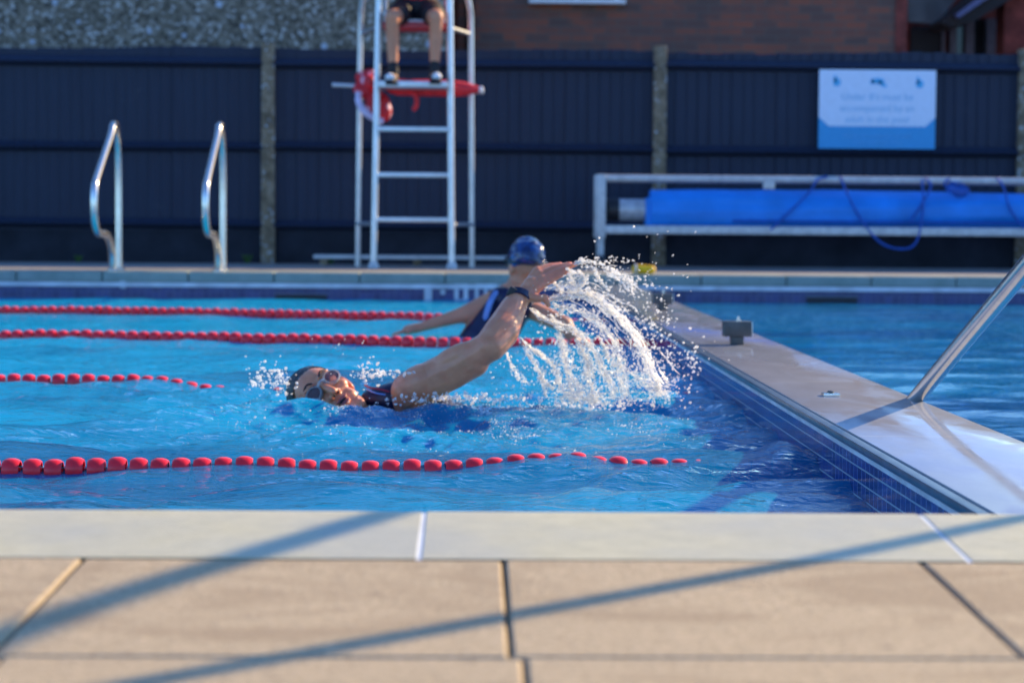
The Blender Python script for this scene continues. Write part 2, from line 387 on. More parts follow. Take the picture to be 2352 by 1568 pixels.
    # water: a lit azure body under a clear reflecting surface
    def water(name, deep, mid, lite, clear, bst=.6):
        q = NT(name); t = q.t; t.nodes.remove(q.p)
        n0 = q.noise(1.1, 3, .5, q.mapping((.5, 1, 1))); n1 = q.noise(.35, 2)
        sp = q.n("ShaderNodeSeparateXYZ"); q.l(q.coord(), sp.inputs[0])      # view-path tone put into the colour: darker near, more cyan far
        far = q.math('ADD', q.math('MULTIPLY', q.math('MINIMUM', q.math('MAXIMUM', q.math('SUBTRACT', sp.outputs[1], 5.2), -1.6), 3.0), .045), q.math('MULTIPLY', sp.outputs[0], -.012))
        col = q.ramp(q.math('ADD', far, q.math('ADD', q.math('MULTIPLY', n0, .6), q.math('MULTIPLY', n1, .5))), [(.32, deep), (.50, mid), (.66, lite)])
        b1 = q.noise(26, 3, .55, q.mapping((.55, 1, 1)), .6); b2 = q.noise(75, 4, .65, q.mapping((.6, 1, 1)))
        s3_ = q.n("ShaderNodeSeparateXYZ"); q.l(q.coord(), s3_.inputs[0])
        mr_ = q.n("ShaderNodeMapRange"); q.l(s3_.outputs[1], mr_.inputs[0]); mr_.inputs[1].default_value = 3.4; mr_.inputs[2].default_value = 5.6; mr_.inputs[3].default_value = .30; mr_.inputs[4].default_value = 1.0; cm_ = mr_.outputs[0]     # calmer by the near wall
        b0 = q.noise(11, 3, .5, q.mapping((.5, 1, 1)), .8)
        nor = q.bump(q.math('MULTIPLY', q.math('ADD', q.math('ADD', b1, q.math('MULTIPLY', b2, .38)), q.math('MULTIPLY', b0, 1.1)), cm_), bst, .014)
        di = q.n("ShaderNodeBsdfDiffuse"); q.l(col, di.inputs[0]); upn = q.n("ShaderNodeCombineXYZ"); upn.inputs[2].default_value = 1; q.l(upn.outputs[0], di.inputs["Normal"])   # light scattered inside the water does not follow the ripples
        tr = q.n("ShaderNodeBsdfTransparent"); tr.inputs[0].default_value = (.80, .93, 1.0, 1)
        rf = q.n("ShaderNodeBsdfRefraction"); rf.inputs[0].default_value = (.80, .93, 1.0, 1); rf.inputs["IOR"].default_value = 1.2; rf.inputs["Roughness"].default_value = 0; q.l(nor, rf.inputs["Normal"])
        cl = q.n("ShaderNodeMixShader"); cl.inputs[0].default_value = .35; q.l(tr.outputs[0], cl.inputs[1]); q.l(rf.outputs[0], cl.inputs[2])
        mx = q.n("ShaderNodeMixShader"); mx.inputs[0].default_value = clear; q.l(di.outputs[0], mx.inputs[1]); q.l(cl.outputs[0], mx.inputs[2])
        gl = q.n("ShaderNodeBsdfGlossy"); gl.inputs["Roughness"].default_value = .02; q.l(nor, gl.inputs["Normal"])
        fr = q.n("ShaderNodeFresnel"); fr.inputs[0].default_value = 1.38; q.l(nor, fr.inputs["Normal"])
        m2 = q.n("ShaderNodeMixShader"); q.l(fr.outputs[0], m2.inputs[0]); q.l(mx.outputs[0], m2.inputs[1]); q.l(gl.outputs[0], m2.inputs[2])
        q.l(m2.outputs[0], q.out.inputs[0]); return q.m
    M['water'] = water("pool_water", (.001, .070, .21), (.001, .18, .43), (.001, .44, .80), .36, .95)
    M['water2'] = water("side_pool_water", (.001, .05, .24), (.001, .14, .44), (.001, .30, .66), .34, .2)
    q = NT("spray"); t = q.t; t.nodes.remove(q.p)
    di = q.n("ShaderNodeBsdfDiffuse"); di.inputs[0].default_value = (1, .98, .93, 1)
    tl = q.n("ShaderNodeBsdfTranslucent"); tl.inputs[0].default_value = (1, .98, .93, 1)
    gl = q.n("ShaderNodeBsdfGlossy"); gl.inputs["Roughness"].default_value = .32
    tp = q.n("ShaderNodeBsdfTransparent")
    a = q.n("ShaderNodeMixShader"); a.inputs[0].default_value = .80; q.l(di.outputs[0], a.inputs[1]); q.l(tl.outputs[0], a.inputs[2])
    b = q.n("ShaderNodeMixShader"); b.inputs[0].default_value = .28; q.l(a.outputs[0], b.inputs[1]); q.l(gl.outputs[0], b.inputs[2])
    c = q.n("ShaderNodeMixShader"); c.inputs[0].default_value = .48; q.l(b.outputs[0], c.inputs[1]); q.l(tp.outputs[0], c.inputs[2])
    q.l(c.outputs[0], q.out.inputs[0]); M['spray'] = q.m
make_mats()

# ------------------------------------------------------------------ measures (metres, water level z = 0)
DZ = 0.19                 # deck above water
Y0, Y1 = 2.69, 15.60      # pool edges
XL, XR = -16.0, 9.0
BX0, BX1, BZ = .788, 1.115, .12   # dividing wall
FY = 18.9                 # fence

# ------------------------------------------------------------------ ground, decks, pool
def structure(o): o['kind'] = 'structure'; return o
mb = MB()
for a, b in (((-300, -300, DZ - .3), (300, 1.0, DZ - .035)), ((-300, Y1 + 7, DZ - .3), (300, 300, DZ - .012)),
             ((-300, 1.0, DZ - .3), (XL - .5, Y1 + 7, DZ - .012)), ((XR + .5, 1.0, DZ - .3), (300, Y1 + 7, DZ - .012))): mb.bbox(a, b)
structure(mb.build("ground", M['deck'], smooth=False))

# near paving: slabs of 455 mm falling gently away from the pool
mb = MB()
def slab(x0, x1, y0, y1, g=.0018):
    def zz(y): return .193 + (y - 2.40) * .032
    dz = random.uniform(-.0008, .0008); b = .003
    xa, xb, ya, yb = x0 + g, x1 - g, y0 + g, y1 - g
    n = 5
    top = []; 
    ring = []
    k = 6
    for i in range(k): ring.append((xa + (xb - xa) * i / k, ya))
    for i in range(k): ring.append((xb, ya + (yb - ya) * i / k))
    for i in range(k): ring.append((xb - (xb - xa) * i / k, yb))
    for i in range(k): ring.append((xa, yb - (yb - ya) * i / k))
    cx, cy = (xa + xb) / 2, (ya + yb) / 2; N = len(ring); vs = []
    for (x, y) in ring:
        jx = noise.noise(Vector((x * 40, y * 40, 3))) * .0012; vs.append((x + jx, y + jx, zz(y) + dz - .05))
    for (x, y) in ring:
        jx = noise.noise(Vector((x * 40, y * 40, 3))) * .0012; vs.append((x + jx, y + jx, zz(y) + dz - b))
    for (x, y) in ring:
        jx = noise.noise(Vector((x * 55, y * 55, 9))) * .001
        vs.append((x + (cx - x) * b * 5 + jx, y + (cy - y) * b * 5 + jx, zz(y) + dz))
    fs = []
    for L in (0, 1):
        for i in range(N): fs.append((L * N + i, L * N + (i + 1) % N, (L + 1) * N + (i + 1) % N, (L + 1) * N + i))
    fs.append(tuple(2 * N + i for i in range(N))); mb.add(vs, fs)
P = .4555
for r, (ya, yb, off) in enumerate(((1.935, 2.398, .034), (1.475, 1.93, .046), (1.01, 1.47, .04))):
    for i in range(-9, 9): slab(off + i * P, off + (i + 1) * P, ya, yb)
mb.bbox((-4.2, 1.0, .05), (4.2, 2.398, .139))
structure(mb.build("pool_deck", M['paving'], auto=25))

# near coping: ribbed stones of 600 mm with a rounded nose
mb = MB(); prof = [(2.402, .193), (2.43, .1948), (2.55, .2015), (2.66, .2078), (2.682, .2075), (2.692, .2035), (2.697, .196), (2.697, .155), (2.66, .15), (2.402, .14)]
def coping(mb, x0, x1, g=.0035, flip=None):
    vs = [(x0 + g, y, z) for y, z in prof] + [(x1 - g, y, z) for y, z in prof]; n = len(prof)
    fs = [(i, (i + 1) % n, n + (i + 1) % n, n + i) for i in range(n)] + [tuple(range(n)), tuple(range(2 * n - 1, n - 1, -1))]
    if flip is not None: vs = [(x, flip - (y - 2.697) , z - .017) for x, y, z in vs]
    mb.add(vs, fs)
for i in range(-12, 10): coping(mb, -.058 + i * .602, -.058 + (i + 1) * .602)
o = structure(mb.build("coping", M['coping'], auto=35))
mb = MB(); prof2 = [(y_ if y_ < 2.6 else y_ - .0015, z_ - .0012) for y_, z_ in prof]; prof, prof0 = prof2, prof; coping(mb, -7, 6); prof = prof0; structure(mb.build("coping_joint_fill", M['grout_white'], smooth=False))

# far coping and deck
mb = MB(); mb.bbox((XL, Y1 + .32, -.02), (XR, Y1 + 7.0, DZ - .004))
structure(mb.build("far_deck", M['deck'], smooth=False))
mb = MB()
for i in range(-22, 14):
    mb.bbox((-.2 + i * .6 + .003, Y1 - .01, .115), (-.2 + (i + 1) * .6 - .003, Y1 + .318, DZ))
structure(mb.build("far_coping", M['greenstone'], bevel=.012))
mb = MB(); mb.bbox((XL, Y1 - .02, .082), (XR, Y1 + .1, .113)); structure(mb.build("far_coping_lip", M['grout_white'], bevel=.004))

# pool shell
mb = MB()
mb.bbox((XL - .3, Y0 - .2, -1.45), (XR + .3, Y1 + .3, -1.25))
structure(mb.build("pool_floor", M['floor'], smooth=False))
mb = MB(); mb.bbox((XL, Y1, -1.25), (XR, Y1 + .3, .081)); structure(mb.build("pool_wall", M['tile_far'], smooth=False))
mb = MB(); mb.bbox((XL, 2.43, -1.25), (XR, Y0 - .004, .139)); structure(mb.build("pool_wall", M['tile_far'], smooth=False))
mb = MB(); mb.bbox((XL - .4, Y0, -1.25), (XL, Y1, .17)); mb.bbox((XR, Y0, -1.25), (XR + .4, Y1, .17)); structure(mb.build("pool_end_wall", M['tile_end'], smooth=False))

# swim lane floor stripes
mb = MB()
for y in (3.7, 6.2, 8.75, 11.3, 13.9): mb.bbox((XL, y - .12, -1.249), (BX0 - .3, y + .12, -1.244))
structure(mb.build("lane_line", simple("navy_lane_line", (.01, .03, .12), .4), smooth=False))

# ------------------------------------------------------------------ water
HEAD = at(745, 880, Y=6.3)
def wave_set(n, l0, l1, seed, spread=.9):
    g = np.random.default_rng(seed); out = []
    for i in range(n):
        lam = l0 * (l1 / l0) ** g.random(); th = math.pi / 2 + g.normal(0, spread * .55)
        out.append((2 * math.pi / lam * math.cos(th), 2 * math.pi / lam * math.sin(th), g.random() * 6.28, lam))
    return out
WS = wave_set(54, .17, 1.0, 11, .8); WF = wave_set(80, .045, .16, 5, 1.5)
def height(X, Y, amp=1.0, fine=1.0, sw=True):
    wx = X + .10 * np.sin(1.9 * Y + .7 * X) + .05 * np.sin(4.1 * X + 2.2 * Y + 1)
    wy = Y + .12 * np.sin(1.3 * X + .4 * Y + 2) + .05 * np.sin(3.7 * X - 1.1 * Y)
    h = np.zeros_like(X)
    for kx, ky, p, lam in WS:
        s = np.sin(kx * wx + ky * wy + p); h += .0060 * lam ** 1.12 * (s + .28 * (s * s - .5) * 1.6)
    f = np.zeros_like(X)
    for kx, ky, p, lam in WF: f += .0046 * lam * np.sin(kx * wx + ky * wy + p)
    env = .55 + .45 * np.sin(1.7 * X + 2.9 * Y + .6) * np.sin(2.3 * X - 1.3 * Y)
    loc = np.zeros_like(X)
    if sw:
        d2 = ((X - .15) / .95) ** 2 + ((Y - 6.25) / .85) ** 2; loc = np.exp(-d2)
        h = h * (1 + .1 * loc)
    f = f * np.clip((Y - 3.2) / 2.2, .22, 1)
    lv = np.interp(Y, [2.7, 4.2, 6.5, 10, 15.6], [1.25, 1.25, .95, .55, .32])      # calmer towards the far wall
    h = h * amp * lv + f * np.interp(Y, [2, 7, 15.6], [1, 1, .5]) * (env * 1.0 + 1.2 * loc) * fine
    if sw:
        hx, hy = HEAD.x, HEAD.y
        h += .030 * np.exp(-(((X - hx - .02) / .22) ** 2 + ((Y - hy + .16) / .10) ** 2))      # bow wave before the face
        h += .034 * np.exp(-(((X - hx + .17) / .07) ** 2 + ((Y - hy + .02) / .13) ** 2))
        h += .030 * np.exp(-(((X - .02) / .32) ** 2 + ((Y - hy + .18) / .16) ** 2)) + .020 * np.exp(-(((X + .30) / .07) ** 2 + ((Y - hy + .13) / .07) ** 2))
        h += .026 * np.exp(-(((X - hx + .05) / .07) ** 2 + ((Y - hy + .15) / .06) ** 2))
        h -= .012 * np.exp(-(((X - hx - .12) / .1) ** 2 + ((Y - hy - .0) / .08) ** 2))
        h += .030 * np.exp(-(((X - .72) / .05) ** 2 + ((Y - 5.15) / .10) ** 2))               # slap against the dividing wall
    return h
def water_mesh(name, x0, x1, ya, yb, m, amp, fine, sw, ky=.0024, dx=.0085):
    ys = [ya]
    while ys[-1] < yb: ys.append(ys[-1] * (1 + ky))
    ys[-1] = yb; ys = np.array(ys); xs = np.arange(x0, x1 + dx, dx); xs[-1] = x1
    X, Yg = np.meshgrid(xs, ys); H = height(X, Yg, amp, fine, sw)
    nx, ny = len(xs), len(ys)
    me = bpy.data.meshes.new(name); V = np.stack([X, Yg, H], -1).reshape(-1, 3)
    idx = np.arange(nx * ny).reshape(ny, nx)
    F = np.stack([idx[:-1, :-1], idx[:-1, 1:], idx[1:, 1:], idx[1:, :-1]], -1).reshape(-1, 4)
    me.vertices.add(len(V)); me.vertices.foreach_set("co", V.ravel())
    me.loops.add(F.size); me.loops.foreach_set("vertex_index", F.ravel().astype(np.int32))
    me.polygons.add(len(F)); me.polygons.foreach_set("loop_start", np.arange(0, F.size, 4, dtype=np.int32))
    me.polygons.foreach_set("use_smooth", np.ones(len(F), bool)); me.update(); me.validate()
    return structure(link(name, me, m))
water_mesh("water", -4.8, BX0 + .002, Y0 - .002, Y1 + .002, M['water'], 1.0, 1.0, True)
water_mesh("water", XL, -4.8, Y0 - .002, Y1 + .002, M['water'], 1.0, 1.0, True, .012, .06)
water_mesh("water", BX1 - .002, 4.6, Y0 - .002, Y1 + .002, M['water2'], .42, .22, False)
water_mesh("water", 4.6, XR, Y0 - .002, Y1 + .002, M['water2'], .42, .22, False, .012, .06)

# ------------------------------------------------------------------ dividing wall
dw = thing("dividing_wall", (BX0, Y0, 0), "long low wet grey wall with blue tiled side running between the two pools", "wall")
mb = MB(); mb.bbox((BX0, Y0 - .004, -1.25), (BX1, Y1, BZ - .022)); mb.build("tiled_side", M['tile_side'], dw, smooth=False)
mb = MB(); mb.bbox((BX0 + .012, Y0 - .004, BZ - .02), (BX1 + .004, Y1 - .002, BZ)); mb.build("deck_slab", M['slab'], dw, bevel=.002)
mb = MB(); mb.bbox((BX0 - .012, Y0 - .004, BZ - .020), (BX0 + .010, Y1 - .002, BZ - .003)); mb.build("edge_trim", M['trim'], dw, bevel=.003)
mb = MB(); mb.bbox((BX0 - .004, Y0 - .004, BZ - .033), (BX0 + .008, Y1 - .002, BZ - .0225)); mb.build("grout_strip", M['grout_white'], dw, smooth=False)

def anchor(x, Y, label):
    p = Vector((x, Y, BZ)); t = thing("anchor_block", p, label, "block", "anchor blocks on the dividing wall")
    mb = MB(); mb.box(p + Vector((0, 0, .015)), (.046, .05, .030)); mb.build("foot", M['darkgrey'], t, bevel=.002)
    mb = MB(); mb.box(p + Vector((0, 0, .058)), (.100, .075, .055)); b = mb.build("block", M['darkgrey'], t, bevel=.003)
    mb = MB(); mb.box(p + Vector((.0517, 0, .058)), (.003, .072, .052)); mb.build("sunlit_side", M['steel_matt'], t, bevel=.0008)  # sunlight on the right face, put on as a bright metal sheet
    mb = MB(); mb.lathe([(.008, 0), (.008, .009), (.004, .010), (.004, .018)], Matrix.Translation(p + Vector((.005, 0, .0855))), 8); mb.build("bolt", M['steel'], t)
anchor(.952, 8.0, "nearer square dark anchor block on the dividing wall")
anchor(.945, 11.1, "farther square dark anchor block on the dividing wall behind the spray")
p = Vector((.913, 5.64, BZ)); t = thing("socket_plate", p, "small flat metal socket plate set in the wet dividing wall top", "plate")
mb = MB(); mb.box(p + Vector((0, 0, .004)), (.042, .05, .008)); mb.build("plate", M['steel'], t, bevel=.002)
mb = MB(); mb.lathe([(.009, 0), (.009, .004), (.006, .006)], Matrix.Translation(p + Vector((0, 0, .008))), 10); mb.build("bolt", M['darkgrey'], t)

# wall markings and drain slots of the far pool wall
def wall_rect(mb, x0, y0, x1, y1, Y=Y1 - .004, d=.004):
    a = at(x0, y0, Y=Y); b = at(x1, y1, Y=Y); mb.bbox((a.x, Y - d, min(a.z, b.z)), (b.x, Y, max(a.z, b.z)))
dm = thing("depth_marking", at(1060, 690, Y=Y1), "white tile depth marking on the navy pool wall", "marking")
mb = MB(); wall_rect(mb, 975, 652, 992, 697); mb.build("numeral_one", M['grout_white'], dm, smooth=False)
mb = MB(); a = at(1017, 671, Y=Y1 - .004); mb.lathe([(.018, 0), (.018, .003)], Matrix.Translation(a) @ Matrix.Rotation(R(90), 4, 'X'), 14); mb.build("point", M['grout_white'], dm)
mb = MB(); wall_rect(mb, 1044, 652, 1053, 694); wall_rect(mb, 1065, 652, 1075, 694); wall_rect(mb, 1053, 652, 1065, 660); wall_rect(mb, 1053, 686, 1065, 694); mb.build("numeral_zero", M['grout_white'], dm, smooth=False)
mb = MB(); wall_rect(mb, 1091, 652, 1099, 694); wall_rect(mb, 1112, 660, 1119, 694); wall_rect(mb, 1132, 652, 1140, 694); wall_rect(mb, 1099, 652, 1132, 660); mb.build("letter_m", M['grout_white'], dm, smooth=False)
tk = thing("wall_tick", at(282, 662, Y=Y1), "short white tick mark on the navy pool wall below the ladder rail", "marking")
mb = MB(); wall_rect(mb, 276, 641, 289, 662); mb.build("tick", M['grout_white'], tk, smooth=False)
for x0, x1, y0, lab in ((634, 750, 678, "black drain slot in the far wall left of the depth marking"), (1853, 1968, 684, "black drain slot in the far wall right of the dividing wall")):
    t = thing("drain_slot", at(x0, y0, Y=Y1), lab, "drain", "drain slots in the far pool wall")
    mb = MB(); wall_rect(mb, x0, y0, x1, y0 + 13, d=.010); mb.build("opening", M['black_rubber'], t, smooth=False)
    mb = MB(); wall_rect(mb, x0 - 3, y0 - 4, x1 + 3, y0 - 1, d=.022); mb.build("lip", M['trim'], t, smooth=False)

# ------------------------------------------------------------------ lane ropes
def make_float_mesh():
    mb = MB(); Mx = Matrix.Rotation(R(90), 4, 'Y')
    L = .0200; prof = [(.0235, -L), (.0270, -L * .72), (.0292, -L * .3), (.0292, L * .3), (.0270, L * .72), (.0235, L), (.0205, L), (.0245, 0), (.0205, -L)]
    mb.lathe(prof, Mx, 22, closed=True)
    mb.lathe([(.0075, -.0215), (.0075, .0215)], Mx, 10)
    for k in range(4): mb.box((0, 0, 0), (.026, .003, .040), Matrix.Rotation(R(45 * k), 3, 'X'))
    me = bpy.data.meshes.new("float"); me.from_pydata(mb.v, [], mb.f)
    bm = bmesh.new(); bm.from_mesh(me); bmesh.ops.recalc_face_normals(bm, faces=bm.faces)
    for f in bm.faces: f.smooth = True
    for e in bm.edges:
        if len(e.link_faces) == 2 and e.calc_face_angle(0) > R(38): e.smooth = False
    bm.to_mesh(me); bm.free(); me.materials.append(M['red_float']); return me
FLOAT = make_float_mesh()
def rope(pts, xend, zend, label, sc=1.0):
    pts = [Vector(p) for p in pts]
    pts.insert(0, Vector((pts[0].x - .35, pts[0].y + .0, 0))); pts.append(Vector((xend, pts[-1].y, zend)))
    path = smoothpath(pts, 24); base = path[0].copy()
    t = thing("lane_rope", base, label, "lane rope", "red lane ropes across the pool")
    cb = MB(); cb.tube([p for p in path], .0035, 6); cb.build("cable", M['cable'], t)
    acc = 0; pitch = .0495
    for a, b in zip(path[:-1], path[1:]):
        d = (b - a); L = d.length
        while acc < L:
            p = a + d * (acc / L)
            if p.z > -.10:
                f = bpy.data.objects.new("float", FLOAT); COL.objects.link(f); f.parent = t
                q = Vector((p.x, p.y, p.z)); q.z += random.uniform(-.003, .003) + (.55 if p.y < 6 else .38) * hz(p.x, p.y)
                f.location = q - base; ang = random.uniform(0, 6.28)
                f.rotation_euler = (Euler((ang, 0, 0)).to_matrix().to_4x4() @ Matrix.Identity(4)).to_euler()
                f.rotation_euler[2] = random.uniform(-.06, .06) + math.atan2(d.y, d.x); f.rotation_euler[1] = -math.asin(max(-1, min(1, d.z / L))) 
                f.scale = (sc, sc, sc)
            acc += pitch * sc
        acc -= L
def hz(x, y): return float(height(np.array([x]), np.array([y]))[0])
def rp(lst):
    out = []
    for x, y, z in lst:
        p = at(x, y, z=.006); out.append(Vector((p.x, p.y, z)))
    return out
rope(rp([(0, 1070, .0), (300, 1071, -.003), (560, 1071, -.006), (900, 1070, -.008), (1200, 1069, -.010), (1500, 1068, -.015)]), BX0 - .01, -.03, "nearest red lane rope, its right half awash just beyond the coping", .95)
rope(rp([(0, 878, .006), (250, 878, .002), (330, 878, -.008), (420, 879, -.016), (560, 880, -.034), (800, 884, -.03), (1130, 890, -.03)]), BX0 - .01, -.03, "second red lane rope that dips underwater left of the swimmer's head")
rope(rp([(0, 777, .012), (300, 780, .012), (600, 784, .010), (900, 789, .010), (1060, 791, .008)]), BX0 - .01, .0, "third red lane rope passing behind the swimmer's raised arm", 1.08)
rope(rp([(0, 719, .012), (300, 722, .016), (550, 726, .014), (1000, 733, .014)]), BX0 - .01, -.02, "farthest red lane rope nearest the navy tiled wall", 1.1)

# ------------------------------------------------------------------ ladder grab rails at the far edge
def grab_rail(X, label):
    base = Vector((X, 15.9, DZ)); t = thing("grab_rail", base, label, "grab rail", "grab rails of the far pool ladder")
    P_ = [(15.96, DZ), (15.96, .50), (15.96, .85), (15.93, 1.06), (15.84, 1.20), (15.72, 1.215), (15.60, 1.13), (15.05, .84), (14.95, .76), (14.93, .62), (14.97, .52), (15.10, .46), (15.35, .45), (15.55, .41), (15.66, .33), (15.70, DZ)]
    mb = MB(); mb.tube(smoothpath([(X, y, z) for y, z in P_], 8), .0245, 16); mb.build("rail", M['steel'], t)
    for y in (15.96, 15.70):
        mb = MB(); mb.lathe([(.05, 0), (.05, .006), (.03, .016), (.026, .017)], Matrix.Translation((X, y, DZ)), 16); mb.build("flange", M['steel'], t)
grab_rail(at(273, 612, Y=15.96).x, "bent steel grab rail farthest left beyond the pool")
grab_rail(at(512, 612, Y=15.96).x, "bent steel grab rail nearer the concrete fence post")

# ------------------------------------------------------------------ near handrails (right of the picture), their shadows cross the deck
k = 1 / math.tan(R(SUN_EL)); SX, SY = k * math.sin(R(SUN_AZ)), k * math.cos(R(SUN_AZ))
t = thing("handrail", (1.14, 5.9, -.3), "wet sloping steel handrail rising from the side pool beside the dividing wall", "handrail")
a = at(2112, 905, Y=5.5); b = at(2352, 618, Y=4.45); d = (b - a) / 1.05
lo = a + (a - b) * .55

pts = [lo, a, b, b + (b - a) * .45, Vector((1.13, 3.45, .93)), Vector((1.16, 3.05, 1.10)), Vector((1.18, 2.6, 1.16)), Vector((1.19, 1.9, 1.17)), Vector((1.19, 1.55, 1.15)), Vector((1.19, 1.42, 1.0)), Vector((1.19, 1.40, .15))]
mb = MB(); mb.tube(smoothpath(pts, 10), .0200, 20); mb.build("rail", M['steel'], t)
mb = MB(); mb.lathe([(.045, 0), (.045, .006), (.026, .014)], Matrix.Translation((1.19, 1.40, .165)), 16); mb.build("flange", M['steel'], t)
t = thing("handrail", (2.6, 3.9, .19), "steel handrail standing on the deck out past the right edge, seen by its shadow", "handrail")
g0 = Vector((.006, 2.08, .185)); g1 = Vector((.6, 2.6, .2)); pts = []
for q, h in ((-4.2, .80), (-1.3, .82), (-.6, .84), (0, .85), (.5, .86), (1, .87), (1.6, .88), (2.2, .88)):
    g = g0 + (g1 - g0) * q; pts.append(g + Vector((SX * h, SY * h, h)))
pts = [Vector((pts[0].x - .05, pts[0].y - .05, .19))] + pts + [Vector((pts[-1].x + .05, pts[-1].y + .05, .19))]
mb = MB(); mb.tube(smoothpath(pts, 8), .0190, 14); mb.build("rail", M['steel'], t)

# ------------------------------------------------------------------ lifeguard chair
CY = 17.15
def c_(x, y, Y=CY): return at(x, y, Y=Y)
base = Vector((c_(950, 608).x, CY, DZ))
ch = thing("lifeguard_chair", base, "tall steel lifeguard chair with ladder rungs in front of the fence", "lifeguard chair")
xl, xr = c_(862, 400).x, c_(1036, 400).x
for x in (xl, xr):
    sgn = 1 if x == xr else -1
    mb = MB(); mb.tube(smoothpath([(x + .01 * sgn, CY - .02, DZ), (x, CY, .9), (x - .01 * sgn, CY + .03, 1.7), (x - .02 * sgn, CY + .05, 2.3), (x - .02 * sgn, CY + .06, 2.62)], 5), .026, 14); fr = mb.build("front_rail", M['alu'], ch)
    mb = MB(); mb.lathe([(.045, 0), (.040, .03), (.030, .05)], Matrix.Translation((x + .01 * sgn, CY - .02, DZ)), 14); mb.build("rubber_foot", M['frame'], fr)
    xo = x + .145 * sgn
    mb = MB(); mb.tube(smoothpath([(xo + .02 * sgn, CY + .62, DZ), (xo + .01 * sgn, CY + .58, 1.2), (xo, CY + .54, 2.05), (xo - .01 * sgn, CY + .50, 2.24), (xo - .05 * sgn, CY + .42, 2.36), (xo - .10 * sgn, CY + .25, 2.40), (x - .01 * sgn, CY + .07, 2.40)], 6), .0225, 12); mb.build("rear_leg", M['alu'], ch)
    mb = MB(); mb.tube([(x, CY + .01, .53), (xo + .02 * sgn, CY + .60, .53)], .016, 10); mb.build("side_brace", M['alu'], ch)
for y in (505, 402, 297):
    z = c_(950, y).z; mb = MB(); mb.box(((xl + xr) / 2, CY + .02, z), (xr - xl, .07, .036)); mb.build("rung", M['alu'], ch, bevel=.008)
z = c_(950, 196).z
mb = MB(); mb.box(((xl + xr) / 2, CY + .06, z), (xr - xl - .05, .34, .05)); mb.build("foot_platform", M['alu'], ch, bevel=.008)
zb = z + .0
mb = MB(); mb.tube([(c_(757, 190).x, CY + .30, c_(757, 190).z), (c_(1112, 204).x, CY + .30, c_(1112, 204).z - .01)], .017, 10); mb.build("crossbar", M['alu'], ch)
zs = 2.075
mb = MB(); mb.box(((xl + xr) / 2 - .0, CY + .42, zs), (.50, .40, .05)); st = mb.build("seat", M['seat_red'], ch, bevel=.01)
mb = MB(); mb.box(((xl + xr) / 2, CY + .42, zs + .033), (.49, .39, .016)); mb.build("seat_pad", M['white'], st, bevel=.005)
mb = MB(); mb.box(((xl + xr) / 2, CY + .66, zs + .42), (.50, .03, .34), Matrix.Rotation(R(-8), 3, 'X')); mb.build("backrest", M['seat_red'], ch, bevel=.01)
for x in (xl + .05, xr - .05):
    mb = MB(); mb.tube([(x, CY + .64, zs - .02), (x, CY + .70, zs + .6)], .015, 8); mb.build("back_post", M['alu'], ch)
    mb = MB(); mb.tube([(x - (.05 if x < base.x else -.05), CY + .05, zs - .04), (x - (.19 if x < base.x else -.19), CY + .55, zs - .04)], .016, 8); mb.build("seat_bar", M['alu'], ch)

# red rescue buoy across the platform
p0, p1 = c_(885, 200, CY + .25), c_(1106, 206, CY + .25); ax = (p1 - p0); L = ax.length
t = thing("rescue_buoy", (p0 + p1) / 2, "long red torpedo rescue buoy with pale tip under the lifeguard's feet", "rescue buoy")
q = ax.to_track_quat('Z', 'Y').to_matrix().to_4x4(); T = Matrix.Translation(p0 + Vector((0, 0, .0))) @ q
prof = [(.02, 0), (.045, .03), (.062, .10), (.064, .30), (.064, L * .72), (.055, L * .83), (.036, L * .92), (.022, L * .975)]
mb = MB(); mb.lathe(prof, T, 20); mb.build("buoy_body", M['red_cloth'], t)
mb = MB(); mb.lathe([(.022, L * .976), (.026, L * .99), (.022, L * 1.01), (.008, L * 1.02)], T, 16); mb.build("buoy_tip", M['white'], t)
s0 = c_(950, 214, CY + .18)
mb = MB(); mb.tube(smoothpath([s0 + Vector((-.05, 0, .03)), s0 + Vector((.0, -.01, -.0)), s0 + Vector((.025, -.01, -.05)), s0 + Vector((.02, -.01, -.10)), s0 + Vector((-.0, 0, -.13))], 5), .018, 8); mb.build("strap", M['red_cloth'], t)
# red and white bag hung on the left
t = thing("mesh_bag", c_(850, 225), "crumpled red and white bag hanging on the left of the chair", "bag")
mb = MB()
for (x, y, rx, rz) in ((842, 205, .10, .075), (825, 205, .05, .05), (868, 240, .10, .10), (880, 255, .07, .09), (868, 262, .06, .07), (835, 178, .07, .05), (850, 168, .05, .035)):
    mb.ell(c_(x, y, CY + .22), (rx, .06, rz))
blob("bag_body", mb, M['bag'], t, .012, 5)
mb = MB(); mb.tube(smoothpath([c_(822, 212, CY + .13), c_(824, 235, CY + .12), c_(836, 255, CY + .11), c_(852, 268, CY + .12), c_(880, 281, CY + .13)], 6), [.02] * 4 + [.026] * 17 + [.026] * 4, 8); mb.build("pale_fold", M['bag_white'], t)
mb = MB(); mb.ell(c_(848, 188, CY + .14), (.045, .03, .05)); mb.ell(c_(866, 214, CY + .14), (.03, .03, .06)); blob("red_fold", mb, M['red_cloth'], t, .008, 3)

